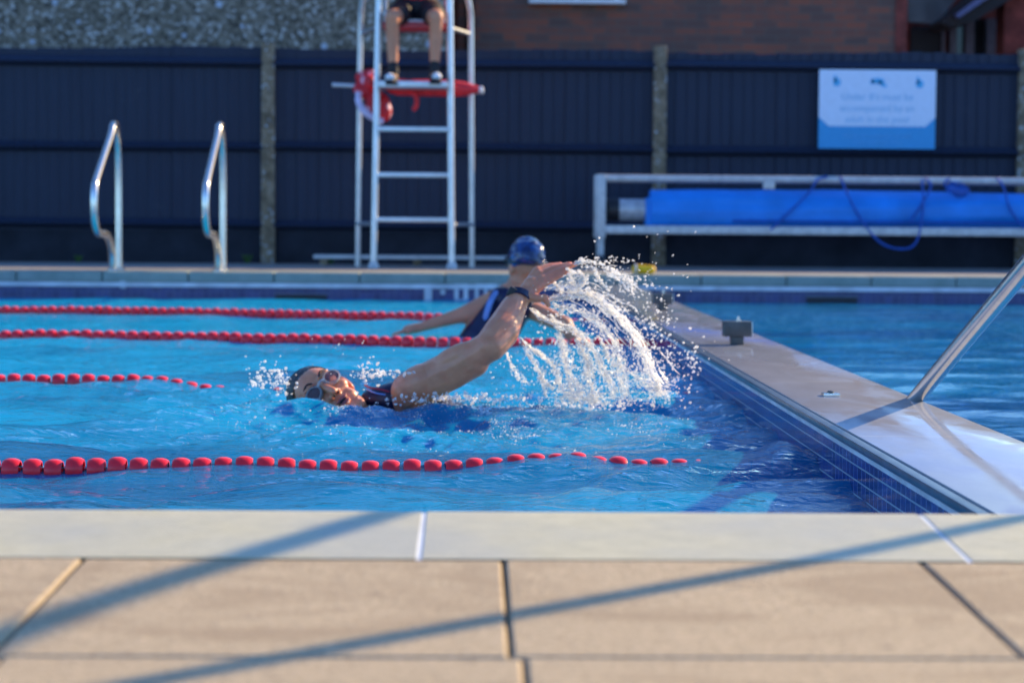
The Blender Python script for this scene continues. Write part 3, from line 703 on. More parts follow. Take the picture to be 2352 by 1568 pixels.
# lifeguard, seated, shown from the knees down
lg = thing("person", Vector((-.46, CY + .42, 2.1)), "seated lifeguard in black shorts and black socks high on the chair", "person")
mb = MB(); hipz = 2.20
lx, rx_ = c_(905, 100).x, c_(1003, 100).x; mx = (lx + rx_) / 2
ll = [(c_(901, 42, CY - .02), c_(903, 160, CY - .0), -1), (c_(1002, 42, CY - .02), c_(998, 158, CY - .0), 1)]
for kn, an, sg in ll:
    hp = Vector((mx + sg * .10, CY + .46, hipz))
    mb.cap(hp, .088, kn + Vector((0, .03, 0)), .062); mb.ell(kn + Vector((0, -.002, .005)), (.055, .052, .06))
    mid = kn.lerp(an, .33) + Vector((0, .022, 0)); mb.cap(kn, .052, mid, .054); mb.cap(mid, .054, an, .036)
    mb.cap(an, .036, an + Vector((0, -.01, -.06)), .036); mb.cap(an + Vector((0, .02, -.06)), .034, an + Vector((sg * .02, -.13, -.075)), .026)
mb.ell((mx, CY + .48, hipz + .02), (.17, .13, .12)); mb.cap((mx, CY + .50, hipz + .05), .13, (mx, CY + .46, 2.52), .145)
mb.cap((mx - .13, CY + .46, 2.62), .07, (mx + .13, CY + .46, 2.62), .07); mb.cap((mx, CY + .46, 2.62), .06, (mx, CY + .45, 2.76), .055)
mb.ell((mx, CY + .43, 2.86), (.076, .095, .115)); mb.ell((mx, CY + .34, 2.845), (.015, .02, .02)); mb.ell((mx, CY + .40, 2.80), (.055, .07, .05))
for sg in (-1, 1):
    sh = Vector((mx + sg * .19, CY + .46, 2.60)); el = Vector((mx + sg * .24, CY + .36, 2.34)); wr = Vector((mx + sg * .14, CY + .16, 2.32))
    mb.cap(sh, .052, el, .042); mb.cap(el, .042, wr, .028); mb.ell(wr + Vector((-sg * .03, -.05, .0)), (.035, .05, .018))
    for q in range(4): mb.cap(wr + Vector((-sg * .04 + q * .018 - .027, -.08, .005)), .009, wr + Vector((-sg * .045 + q * .02 - .03, -.15, -.01 - .004 * q)), .007)
    mb.cap(wr + Vector((-sg * .02, -.03, 0)), .011, wr + Vector((-sg * .075, -.075, .0)), .009)
    mb.ell((mx + sg * .078, CY + .44, 2.855), (.01, .018, .03))
body = blob("body", mb, M['skin_lg'], lg, .009, 5)
mb = MB(); mb.ell((mx, CY + .48, hipz + .03), (.185, .145, .13))
for kn, an, sg in ll:
    hp = Vector((mx + sg * .10, CY + .46, hipz)); e = hp.lerp(kn, .62); mb.cap(hp, .105, e, .088)
blob("shorts", mb, M['black'], lg, .01, 4)
mb = MB(); mb.cap((mx, CY + .49, hipz + .12), .150, (mx, CY + .46, 2.52), .160); mb.cap((mx - .13, CY + .46, 2.60), .085, (mx + .13, CY + .46, 2.60), .085)
for sg in (-1, 1): mb.cap((mx + sg * .17, CY + .46, 2.60), .07, (mx + sg * .22, CY + .42, 2.46), .06)
blob("shirt", mb, M['red_cloth'], lg, .01, 4)
mb = MB(); mb.ell((mx, CY + .45, 2.895), (.083, .10, .10)); blob("hair", mb, M['hair'], lg, .01, 2)
for kn, an, sg in ll:
    mb = MB(); up = an.lerp(kn, .10); mb.cap(up, .040, an + Vector((0, 0, -.03)), .043); blob("sock", mb, M['black'], lg, .006, 2)
    mb = MB(); f = an + Vector((sg * .02, -.13, -.078)); mb.cap(an + Vector((0, .03, -.07)), .042, f, .036); mb.box(an + Vector((sg * .01, -.05, -.112)), (.09, .27, .025)); 
    sh = blob("shoe", mb, M['black'], lg, .006, 3)
    mb = MB(); mb.ell(f + Vector((0, -.012, .008)), (.038, .032, .026)); mb.ell(f + Vector((0, .03, .03)), (.026, .03, .014)); blob("shoe_toe", mb, M['white'], sh, .006, 2)

# ------------------------------------------------------------------ fence
fe = thing("board_fence", (0, FY, DZ), "dark blue vertical board fence with three horizontal rails and concrete posts", "fence")
posts = [at(x, 400, Y=FY).x for x in (617, 1513, 2348)]; bay = posts[1] - posts[0]
posts = [posts[0] - 2 * bay, posts[0] - bay] + posts + [posts[2] + bay, posts[2] + 2 * bay]
ztops = lambda x: 2.0 + .012 * math.sin(x * 2.1)
for a, b in zip(posts[:-1], posts[1:]):
    mb = MB(); x = a + .05
    while x < b - .06:
        w_ = min(.095 + random.uniform(-.006, .006), b - .05 - x); tl = ztops(x) + random.uniform(-.006, .006)
        rot = Matrix.Rotation(R(random.uniform(4, 9)), 3, 'Z')
        mb.box((x + w_ / 2, FY + random.uniform(-.003, .003), (tl + DZ + .26) / 2), (w_ + .012, .012, tl - DZ - .26), rot); x += w_
    pn = mb.build("board_panel", M['fence'], fe, smooth=False)
    zr = [at(1000, y, Y=FY - .04).z for y in (147, 340, 518)]
    for z in zr:
        rb = MB(); c = random.uniform(-.01, .01)
        rb.add([(a + .04, FY - .012, z + .045 + c), (a + .04, FY - .085, z - .005 + c), (a + .04, FY - .075, z - .02 + c), (a + .04, FY - .012, z - .045 + c),
                (b - .04, FY - .012, z + .045), (b - .04, FY - .085, z - .005), (b - .04, FY - .075, z - .02), (b - .04, FY - .012, z - .045)],
               [(0, 1, 5, 4), (1, 2, 6, 5), (2, 3, 7, 6), (3, 0, 4, 7), (0, 3, 2, 1), (4, 5, 6, 7)]); rb.build("rail", M['fence'], pn, smooth=False)
    gb = MB(); gb.bbox((a + .05, FY - .02, DZ - .02), (b - .05, FY + .02, DZ + .27)); gb.build("gravel_board", M['gravelboard'], fe, smooth=False)
for x in posts:
    mb = MB(); mb.box((x, FY - .02, (DZ + 2.03) / 2), (.118, .12, 2.06 - DZ), taper=.93); mb.build("post", M['post'], fe, bevel=.008)

# sign
SYD = FY - .095
def s_(x, y): return at(x, y, Y=SYD)
sg = thing("pool_sign", s_(2015, 250), "white and blue pool rules sign fixed to the fence", "sign")
A, B = s_(1882, 160), s_(2147, 343); x0, x1 = A.x, B.x; z1, z0 = A.z, B.z; W_, H_ = x1 - x0, z1 - z0
def plate(pts, y, th):
    n = len(pts); vs = [(x0 + W_ * u, y, z0 + H_ * v) for u, v in pts] + [(x0 + W_ * u, y + th, z0 + H_ * v) for u, v in pts]
    mb = MB(); mb.add(vs, [tuple(range(n)), tuple(range(2 * n - 1, n - 1, -1))] + [(i, n + i, n + (i + 1) % n, (i + 1) % n) for i in range(n)]); return mb
plate([(0, 0), (1, 0), (1, 1), (0, 1)], SYD, .008).build("board", M['sign_blue'], sg, smooth=False)
plate([(.0, .40), (.085, .285), (.915, .285), (1, .40), (1, 1), (0, 1)], SYD - .003, .0025).build("white_panel", M['sign_white'], sg, smooth=False)
def text(s, u, v, size, mat, name):
    c = bpy.data.curves.new(name, 'FONT'); c.body = s; c.size = size; c.align_x = 'CENTER'; c.align_y = 'CENTER'; c.extrude = .0006
    o = bpy.data.objects.new("tmp", c); COL.objects.link(o); dg = bpy.context.evaluated_depsgraph_get()
    me = bpy.data.meshes.new_from_object(o.evaluated_get(dg)); bpy.data.objects.remove(o)
    me.transform(Matrix.Translation((x0 + W_ * u, SYD - .0045, z0 + H_ * v)) @ Matrix.Rotation(R(90), 4, 'X')); me.materials.clear(); link(name, me, mat, sg)
text("Under 8's must be", .5, .655, .082, M['sign_soft'], "lettering")
text("accompanied by an", .5, .51, .082, M['sign_soft'], "lettering")
text("adult in the pool", .5, .37, .082, M['sign_soft'], "lettering")
text("Please ask a member of staff", .5, .165, .05, M['sign_pale'], "small_lettering")
text("if you need any help", .5, .085, .05, M['sign_pale'], "small_lettering")
def emblem(shapes, name):
    mb = MB()
    for u, v, ru, rv, rot in shapes:
        mb.lathe([(1, 0), (1, 1)], Matrix.Translation((x0 + W_ * u, SYD - .0035, z0 + H_ * v)) @ Matrix.Rotation(R(rot), 4, 'Y') @ Matrix.Diagonal((ru, .0022, rv, 1)) @ Matrix.Rotation(R(90), 4, 'X'), 14)
    mb.build(name, M['sign_ink'], sg, smooth=False)
emblem([(.15, .84, .034, .036, 0), (.135, .885, .013, .034, 0)], "emblem"); emblem([(.86, .825, .034, .036, 0), (.845, .87, .013, .034, 0)], "emblem")
emblem([(.50, .86, .058, .026, 0), (.54, .82, .045, .018, 30), (.455, .845, .02, .02, 0)], "emblem")

# ------------------------------------------------------------------ pool cover reel
RY = 17.8
def r_(x, y, Y=RY): return at(x, y, Y=Y)
rl = thing("cover_reel", Vector((r_(1380, 590).x, RY, DZ)), "blue rolled pool cover on a long grey reel frame", "pool cover reel")
xa = r_(1380, 410).x; xb = xa + 8.2; zt, zb_ = r_(1380, 410).z, r_(1380, 526).z
for yy in (RY - .16, RY + .16):
    mb = MB(); mb.tube([(xa, yy, zt), (xb, yy, zt)], .028, 10); mb.build("top_bar", M['frame'], rl)
    mb = MB(); mb.bbox((xa, yy - .025, zb_ - .035), (xb, yy + .025, zb_ + .03)); mb.build("bottom_bar", M['frame'], rl, bevel=.008)
for xx in (xa, xb):
    mb = MB(); mb.bbox((xx - .045, RY - .20, zb_ - .07), (xx + .03, RY - .135, zt + .03)); mb.build("end_post", M['frame'], rl, bevel=.008)
    mb = MB(); mb.bbox((xx - .045, RY + .135, zb_ - .07), (xx + .03, RY + .20, zt + .03)); mb.build("end_post", M['frame'], rl, bevel=.008)
    mb = MB(); mb.box((xx, RY, (zt + zb_) / 2), (.05, .30, .07)); mb.build("end_plate", M['frame'], rl, bevel=.005)
    for yy in (RY - .16, RY + .16):
        mb = MB(); mb.tube([(xx, yy, DZ + .05), (xx, yy, zb_)], .022, 8); mb.build("leg", M['frame'], rl)
        mb = MB(); mb.lathe([(.025, -.015), (.055, -.015), (.055, .015), (.025, .015)], Matrix.Translation((xx, yy, DZ + .055)) @ Matrix.Rotation(R(90), 4, 'Y'), 14); mb.build("castor", M['black_rubber'], rl)
zc = (r_(1450, 482).z); Mx = Matrix.Translation((0, RY, zc)) @ Matrix.Rotation(R(90), 4, 'Y')
x_a, x_b, x_c = r_(1396, 480).x, r_(1421, 480).x, r_(1492, 480).x
mb = MB(); mb.lathe([(.05, xa + .02), (.095, x_a), (.098, x_b)], Mx, 18); mb.build("bearing", M['black_rubber'], rl)
mb = MB(); mb.lathe([(.088, x_b), (.088, xb - .1)], Mx, 20); mb.build("drum", M['drum'], rl)
# rolled cover: slightly slack rounded roll with a flap and folds
vs = []; fs = []; nx, na = 60, 40
for i in range(nx + 1):
    X_ = x_c + (xb - .3 - x_c) * i / nx
    for j in range(na):
        a = 2 * math.pi * j / na; rr = .166 + .006 * math.sin(3 * a + X_ * 1.3) + .0035 * math.sin(9 * a + X_ * 2.1) + .010 * noise.noise(Vector((X_ * 1.1, math.cos(a) * 3, math.sin(a) * 3 + 5))) + .006 * noise.noise(Vector((X_ * 3, math.cos(a) * 2, math.sin(a) * 2)))
        rr += .010 * max(0, math.cos(a - R(250))) ** 8 + (.008 if j < 2 else 0)
        vs.append((X_, RY + rr * math.cos(a), zc + rr * math.sin(a) * .97))
for i in range(nx):
    for j in range(na): fs.append((i * na + j, i * na + (j + 1) % na, (i + 1) * na + (j + 1) % na, (i + 1) * na + j))
fs += [tuple(range(na)), tuple(nx * na + j for j in range(na))]
mb = MB(); mb.add(vs, fs); cv = mb.build("rolled_cover", M['blue_cover'], rl)
mb = MB(); mb.box(((x_c + xb) / 2 + .2, RY - .160, zc - .085), (xb - x_c - .9, .012, .02), Matrix.Rotation(R(25), 3, 'X')); mb.build("cover_hem", M['blue_cord'], cv, smooth=False)
mb = MB(); mb.bbox((x_c - .04, RY - .13, zc - .13), (x_c + .03, RY + .13, zc + .10)); mb.build("cover_corner", M['blue_cover'], cv, bevel=.03)
for P_ in ([(1900, 406), (1875, 415), (1860, 440), (1800, 500), (1770, 528)], [(1930, 405), (1944, 440), (1975, 500), (2020, 555), (2070, 572), (2105, 555), (2120, 480), (2118, 412)],
           [(2125, 408), (2138, 430), (2110, 480), (2090, 510)], [(2180, 410), (2170, 425), (2200, 446), (2225, 440), (2210, 424), (2180, 418)], [(2290, 408), (2305, 430), (2320, 480), (2352, 525)]):
    mb = MB(); mb.tube(smoothpath([r_(x, y, RY - .19 - .01 * math.sin(i * 2.)) for i, (x, y) in enumerate(P_)], 8), .0085, 8); mb.build("cord", M['blue_cord'], rl)
mb = MB(); mb.ell(r_(2205, 440, RY - .17), (.07, .04, .05)); mb.ell(r_(2185, 432, RY - .17), (.05, .03, .04)); blob("cord_knot", mb, M['blue_cord'], rl, .01, 3)
mb = MB(); p = r_(1760, 425); mb.bbox((p.x - .045, RY - .19, p.z - .035), (p.x + .045, RY - .12, p.z + .03)); mb.build("clamp", M['frame'], rl, bevel=.006)

# yellow float on the far coping
a = at(1478, 612, Y=15.72)
t = thing("pull_float", (a.x, 15.72, DZ), "small rounded yellow foam float lying on the far coping", "float")
mb = MB(); mb.cap((a.x - .05, 15.72, DZ + .036), .036, (a.x + .055, 15.72, DZ + .033), .032)
blob("foam", mb, M['yellow'], t, .005, 4)
mb = MB(); mb.lathe([(.0365, -.005), (.038, -.005), (.038, .005), (.0365, .005)], Matrix.Translation((a.x - .055, 15.72, DZ + .037)) @ Matrix.Rotation(R(90), 4, 'Y'), 16, closed=True); mb.build("strap", M['white'], t)

# low bench / kerb rails on the far deck
def low(x0, x1, y, Y, h, label, mat):
    a, b = at(x0, y, Y=Y), at(x1, y, Y=Y); z = a.z
    t = thing("low_bench", ((a.x + b.x) / 2, Y, DZ), label, "bench")
    mb = MB(); mb.bbox((a.x, Y - .12, z - h), (b.x, Y + .12, z)); mb.build("seat_plank", mat, t, bevel=.006)
    n = 3
    for i in range(n):
        x = a.x + .08 + (b.x - a.x - .16) * i / (n - 1); mb = MB(); mb.bbox((x - .03, Y - .09, DZ - .002), (x + .03, Y + .09, z - h + .001)); mb.build("leg", M['post'], t, bevel=.004)
low(722, 1195, 585, 18.25, .03, "long low pale bench plank behind the lifeguard chair", M['frame'])
# small weeds by the foot of the fence
def weed(x, y, Y, label, s=1.0):
    a = at(x, y, Y=Y); t = thing("weed", (a.x, Y, DZ), label, "weed", "weeds at the foot of the fence")
    mb = MB()
    for i in range(16):
        th = random.uniform(0, 6.28); L = random.uniform(.04, .10) * s; d = Vector((math.cos(th) * .6, math.sin(th) * .6, 1)).normalized()
        sd_ = d.orthogonal().normalized() * .008; b0 = Vector((a.x, Y, DZ)); mb.add([b0 - sd_, b0 + sd_, b0 + d * L * .6 + sd_ * 1.6, b0 + d * L, b0 + d * L * .6 - sd_ * 1.6], [(0, 1, 2, 3, 4)])
    mb.build("leaves", M['bark'], t, smooth=False)
weed(568, 595, 18.6, "small green weed left of the concrete fence post")
weed(760, 598, 18.55, "small green weed behind the left leg of the chair", .8)
weed(180, 600, 18.6, "small green weed below the left fence bay", .8)

# ------------------------------------------------------------------ buildings behind
bl = thing("pebble_dash_building", (-6, 21.4, DZ), "grey pebble-dashed building rising behind the left of the fence", "building")
xe = at(1040, 50, Y=21.4).x
mb = MB(); mb.bbox((-14, 21.4, -.1), (xe, 26, 4.9)); mb.build("wall", M['pebble'], bl, smooth=False)
mb = MB(); mb.bbox((-14.2, 21.15, 4.902), (xe + .1, 26.2, 5.15)); mb.build("roof", M['roof'], bl, smooth=False)
br = thing("brick_building", (2, 22, DZ), "mixed red and brown brick building behind the right of the fence", "building")
xs, xe2 = at(1052, 50, Y=22).x, at(2080, 50, Y=22).x
wx0, wx1, wz = at(1226, 0, Y=22).x, at(1424, 0, Y=22).x, at(1300, 4, Y=22).z
mb = MB(); mb.bbox((xs, 22, -.1), (xe2, 25, wz - .03)); mb.bbox((xs, 22.001, wz - .0305), (wx0, 25, 5.2)); mb.bbox((wx1, 22.001, wz - .0305), (xe2, 25, 5.2)); mb.bbox((wx0 + .001, 22.003, 3.9), (wx1 - .001, 25, 5.19)); mb.build("wall", M['brick'], br, smooth=False)
mb = MB(); mb.bbox((xs - .28, 22.05, -.1), (xs - .002, 25, 5.2)); mb.build("corner_pier", M['redbrick'], br, smooth=False)
mb = MB(); mb.tube([(xs + .12, 21.93, .2), (xs + .12, 21.93, 5.2)], .045, 12); mb.build("drainpipe", M['black'], br)
wf = MB(); wf.bbox((wx0 - .05, 21.86, wz - .03), (wx1 + .05, 22.1, wz + .012)); wf = wf.build("window_sill", M['white'], br, bevel=.004)
mb = MB(); mb.bbox((wx0 + .002, 22.02, wz + .014), (wx1 - .002, 22.07, 3.9)); mb.build("window", M['glass'], br, smooth=False)
for x in (wx0 + .03, (wx0 + wx1) / 2, wx1 - .03):
    mb = MB(); mb.bbox((x - .025, 21.99, wz + .014), (x + .025, 22.018, 3.89)); mb.build("window_bar", M['white'], br, smooth=False)
mb = MB(); mb.bbox((xs - .3, 21.75, 5.202), (xe2 + .3, 25.3, 5.4)); mb.build("roof", M['roof'], br, smooth=False)
mb = MB(); mb.bbox((xe2 - .10, 21.985, -.1), (xe2 + .012, 22.2, 5.19)); mb.build("corner_pier", M['redbrick'], br, smooth=False)
sb = thing("rear_annex", (6, 25.5, DZ), "dark annex with pale window posts and grey gable at the far right", "building")
Yb = 26.5
mb = MB(); mb.bbox((xe2 - .5, Yb, -.1), (12, Yb + 4, 3.3)); mb.build("wall", M['redbrick'], sb, smooth=False)
mb = MB(); mb.bbox((xe2 - .5, Yb - .1, 3.302), (12, Yb + 4, 5.3)); mb.build("unseen_upper_wall", M['pebble'], sb, smooth=False)  # out of view, added so the wet slab mirrors grey
def ann(x0, y0, x1, y1, Y, m, n, d=.1):
    a, b = at(x0, y0, Y=Y), at(x1, y1, Y=Y); mb = MB(); mb.bbox((a.x, Y - d, min(a.z, b.z)), (b.x, Y, max(a.z, b.z))); mb.build(n, m, sb, smooth=False)
ann(2090, 62, 2160, 128, Yb - .01, M['roof'], "recess_shade", .08)  # flat dark sheet standing for the shade in the recess
for x0, x1 in ((2160, 2165), (2178, 2192), (2214, 2232), (2262, 2282)): ann(x0, 45, x1, 128, Yb - .02, M['pale_post'], "window_post", .12)
for x0, x1 in ((2194, 2212), (2234, 2260)): ann(x0, 45, x1, 128, Yb - .012, M['glass'], "window", .03)
def prism(pts, Y, d, m, n):
    P_ = [at(x, y, Y=Y) for x, y in pts]; k_ = len(P_); vs = [(p.x, Y, p.z) for p in P_] + [(p.x, Y + d, p.z) for p in P_]
    mb = MB(); mb.add(vs, [tuple(range(k_)), tuple(range(2 * k_ - 1, k_ - 1, -1))] + [(i, k_ + i, k_ + (i + 1) % k_, (i + 1) % k_) for i in range(k_)]); mb.build(n, m, sb, smooth=False)
prism([(2088, -60), (2240, -60), (2165, 40), (2140, 55), (2088, 50)], Yb - .9, .1, M['soffit'], "gable")
prism([(2160, 52), (2300, -60), (2420, -60), (2240, 48), (2185, 62)], Yb - 1.2, .9, M['roof'], "eaves")
prism([(2196, 34), (2202, 42), (2285, -14), (2278, -26)], Yb - 1.35, .12, M['gutter'], "gutter")
ann(2290, -40, 2360, 130, Yb - .5, M['redbrick'], "corner_pier", .4)

# ------------------------------------------------------------------ the swimmer
SWY = 6.3
def s3(x, y, dy=0.0): return at(x, y, Y=SWY + dy)
sw = thing("person", s3(940, 930), "front crawl swimmer in clear goggles with one arm raised out of the water", "person")
f = Vector((-.02, -.86, .51)); f.normalize()                       # where the face looks
u = Vector((-.79, .25, .61)); u = (u - f * u.dot(f)).normalized()  # crown
r = f.cross(u).normalized()                                         # side
HM = Matrix((r, f, u)).transposed()
HS = 1.10; HC = s3(741, 887, -.03) - HM @ Vector((0, .080, .006)) * HS
def H(x, y, z): return HC + HM @ Vector((x, y, z)) * HS
mb = MB()
mb.ell(H(0, -.022, .030), (.076, .095, .090), HM)          # cranium
mb.ell(H(0, .028, .030), (.066, .052, .068), HM)           # forehead
mb.ell(H(0, .040, -.035), (.056, .046, .060), HM)          # mid face
mb.ell(H(0, .042, -.085), (.040, .040, .034), HM)          # jaw
mb.ell(H(0, .070, -.100), (.021, .020, .018), HM)          # chin
for s in (-1, 1):
    mb.ell(H(s * .038, .056, -.020), (.024, .022, .020), HM)   # cheekbone
    mb.ell(H(s * .030, .050, -.055), (.026, .030, .030), HM)
    mb.ell(H(s * .026, .076, .030), (.024, .010, .008), HM)    # brow ridge
    mb.cap(H(s * .052, -.005, -.06), .020, H(s * .030, .055, -.093), .018)  # jaw line
    mb.ell(H(s * .076, -.012, .000), (.009, .020, .032), HM)   # ear
    mb.ell(H(s * .013, .088, -.036), (.009, .011, .008), HM)   # nostril wing
mb.cap(H(0, .080, .012), .009, H(0, .100, -.030), .0125)    # nose
mb.ell(H(0, .102, -.033), (.012, .011, .010), HM)
mb.ell(H(0, .086, -.060), (.024, .010, .006), HM); mb.ell(H(0, .084, -.074), (.021, .010, .007), HM)
# neck, torso, hidden legs
NK = s3(850, 945, .08); SHL = s3(940, 897, -.02); SHR = s3(905, 1000, .30); CH = s3(985, 1015, .14); PE = s3(1120, 1040, .14)
mb.cap(H(0, -.02, -.06), .056, NK + Vector((.05, .03, -.02)), .066)
mb.cap(NK + Vector((.05, .03, -.02)), .066, CH, .12)
mb.cap(SHL + Vector((.01, .03, -.015)), .062, SHR, .070); mb.cap(SHL + Vector((.03, .06, -.03)), .075, CH, .125)
mb.cap(CH, .125, PE, .12); mb.cap(CH + Vector((0, .08, -.02)), .11, PE + Vector((0, .06, -.02)), .11)
for s in (-1, 1):
    hp = PE + Vector((.06, s * .08, -.04)); kn = hp + Vector((.36, s * .02, -.17)); an = kn + Vector((.16, 0, -.36))
    mb.cap(hp, .085, kn, .056); mb.cap(kn, .056, kn.lerp(an, .35) + Vector((.02, 0, -.01)), .056); mb.cap(kn.lerp(an, .35) + Vector((.02, 0, -.01)), .056, an, .036)
    mb.cap(an, .034, an + Vector((.02, 0, -.16)), .022)
# far arm reaching forward under water
E2 = SHR + Vector((-.26, .04, -.10)); W2 = E2 + Vector((-.22, .0, -.06)); mb.cap(SHR, .052, E2, .042); mb.cap(E2, .042, W2, .027); mb.ell(W2 + Vector((-.06, 0, -.01)), (.05, .04, .014))
for q in range(4): mb.cap(W2 + Vector((-.09, -.027 + .018 * q, -.012)), .009, W2 + Vector((-.17 + .008 * abs(q - 1.5), -.032 + .021 * q, -.02)), .007)
mb.cap(W2 + Vector((-.02, -.03, -.01)), .011, W2 + Vector((-.08, -.06, -.015)), .009)
# raised arm
EL = s3(1126, 794, -.10); WR = s3(1193, 684, .04)
mb.cap(SHL, .053, SHL.lerp(EL, .5), .049); mb.cap(SHL.lerp(EL, .5) + Vector((.0, 0, -.006)), .050, EL, .043)
mb.cap(SHL.lerp(EL, .25) + Vector((.0, .0, -.012)), .050, SHL.lerp(EL, .75) + Vector((.01, 0, -.012)), .046)
mb.cap(EL, .046, EL.lerp(WR, .32) + Vector((.006, 0, -.003)), .050); mb.cap(EL.lerp(WR, .32) + Vector((.006, 0, -.003)), .050, EL.lerp(WR, .75), .039); mb.cap(EL.lerp(WR, .75), .039, WR, .031)
mb.ell(EL + Vector((.012, .004, -.008)), (.026, .028, .028))
UA = (EL - SHL).normalized(); FA = (WR - EL).normalized(); UR = UA.to_track_quat('Z', 'Y').to_matrix(); FR = FA.to_track_quat('Z', 'Y').to_matrix()
mb.ell(SHL.lerp(EL, .12) + Vector((.0, -.010, .006)), (.050, .052, .080), UR)       # deltoid
mb.ell(SHL.lerp(EL, .52) + Vector((.012, -.012, -.022)), (.034, .036, .095), UR)      # triceps
mb.ell(SHL.lerp(EL, .60) + Vector((-.012, -.014, .018)), (.030, .032, .080), UR)      # biceps
mb.ell(EL.lerp(WR, .22) + Vector((-.016, -.016, .006)), (.026, .026, .075), FR)       # forearm muscle
mb.ell(EL.lerp(WR, .28) + Vector((.018, -.006, -.008)), (.024, .026, .078), FR)
# hand: palm, four fingers and a bent thumb
kn = [s3(1245, 655, .055), s3(1246, 641, .065), s3(1241, 630, .08), s3(1234, 621, .095)]
md = [s3(1272, 640, .07), s3(1283, 623, .085), s3(1276, 614, .10), s3(1262, 611, .115)]
tp = [s3(1302, 624, .08), s3(1321, 607, .095), s3(1310, 606, .11), s3(1288, 607, .125)]
for i in range(4):
    mb.cap(WR + Vector((.004, .006 * i, .004 * i - .006)), .018, kn[i], .0128); mb.cap(kn[i], .0108, md[i], .0096); mb.cap(md[i], .0094, tp[i], .0072)
mb.ell(WR.lerp(kn[0], .45) + Vector((.0, -.004, -.010)), (.024, .018, .024)); mb.ell(WR.lerp(kn[2], .6), (.026, .020, .022))
t0 = s3(1212, 680, .03); t1 = s3(1238, 686, .02); t2 = s3(1252, 683, .015); t3 = s3(1259, 700, .015)
mb.cap(t0, .018, t1, .0125); mb.cap(t1, .0115, t2, .0105); mb.cap(t2, .0105, t3, .0080)
body = blob("body", mb, M['skin'], sw, .0036, 5)
# hair: close cropped cap over the cranium, cut by a hairline
mb = MB(); mb.ell(H(0, -.024, .036), (.0825, .1020, .0955), HM, 28, 18)
def hairline(me):
    bm = bmesh.new(); bm.from_mesh(me); kill = []
    inv = HM.transposed()
    for v in bm.verts:
        q = inv @ (v.co - HC); lim = .052 - .010 * math.cos(q.x * 60) + .006 * noise.noise(q * 90)
        fr = .070 + .016 * math.exp(-((abs(q.x) - .035) / .016) ** 2) - .010 * math.exp(-(q.x / .02) ** 2) + .005 * noise.noise(q * 110)
        if (q.y > .016 + .006 * noise.noise(q * 80) and q.z < fr) or (q.z < -.030 + .012 * noise.noise(q * 70)): kill.append(v)
        else: v.co += (v.co - HC).normalized() * (.0016 * noise.noise(q * 160) + .001 * noise.noise(q * 320))
    bmesh.ops.delete(bm, geom=kill, context='VERTS'); bm.to_mesh(me); bm.free()
blob("hair", mb, M['hair'], sw, .0030, 1, hairline)
for s in (-1, 1):
    mb = MB(); mb.tube(smoothpath([H(s * .012, .0835, .030), H(s * .026, .0850, .038), H(s * .042, .0745, .034)], 5), [.0012] + [.0028] * 9 + [.001], 8)
    mb.build("eyebrow", M['brow'], sw)
mb = MB(); mb.ell(H(0, .0935, -.0605), (.021, .0055, .0042), HM); mb.ell(H(0, .0925, -.073), (.018, .0055, .0052), HM); mb.build("lips", M['lip'], sw)
mb = MB(); mb.ell(H(0, .0945, -.0665), (.0165, .0045, .0030), HM); mb.build("mouth", M['black_rubber'], sw)
mb = MB()
for s in (-1, 1): mb.ell(H(s * .0075, .0975, -.0425), (.0042, .005, .0030), HM)
mb.build("nostrils", M['brow'], sw)
# goggles: two ringed cups, bridge and strap
for s in (-1, 1):
    C_ = H(s * .0335, .081, .006); ax = (HM @ Vector((s * .30, 1, 0))).normalized(); Z = ax.to_track_quat('Z', 'X').to_matrix()
    Tm = Matrix.Translation(C_) @ Z.to_4x4() @ Matrix.Diagonal((.86, 1.0, 1, 1))
    up = HM @ Vector((0, 0, 1)); xx = up.cross(ax).normalized(); Rm = Matrix((xx, up, ax)).transposed()
    Tm = Matrix.Translation(C_) @ Rm.to_4x4() @ Matrix.Diagonal((1.22, .92, 1, 1))
    mb = MB(); mb.lathe([(.0225, -.016), (.0245, -.006), (.0240, .003), (.0215, .0065), (.0195, .0055), (.0185, .0), (.0200, -.016)], Tm, 26, closed=True); cup = mb.build("goggle_cup", M['goggle'], sw)
    mb = MB(); mb.lathe([(.0200, .0020), (.0195, .0042), (.010, .0055), (.002, .0060)], Tm, 24); mb.build("lens", M['lens'], cup)
mb = MB(); mb.tube(smoothpath([H(-.014, .092, .010), H(0, .0975, .014), H(.014, .092, .010)], 4), .0038, 8); mb.build("goggle_bridge", M['goggle'], sw)
mb = MB(); st = []
for i in range(25):
    a = -math.pi * .82 + i * (2 * math.pi * .82) / 24
    st.append(H(.081 * math.sin(a) * 1.0, -.018 - .098 * math.cos(a) + .0, .014 + .035 * (.5 + .5 * math.cos(a))))
mb.tube(st, .0035, 8); mb.build("goggle_strap", M['goggle'], sw)
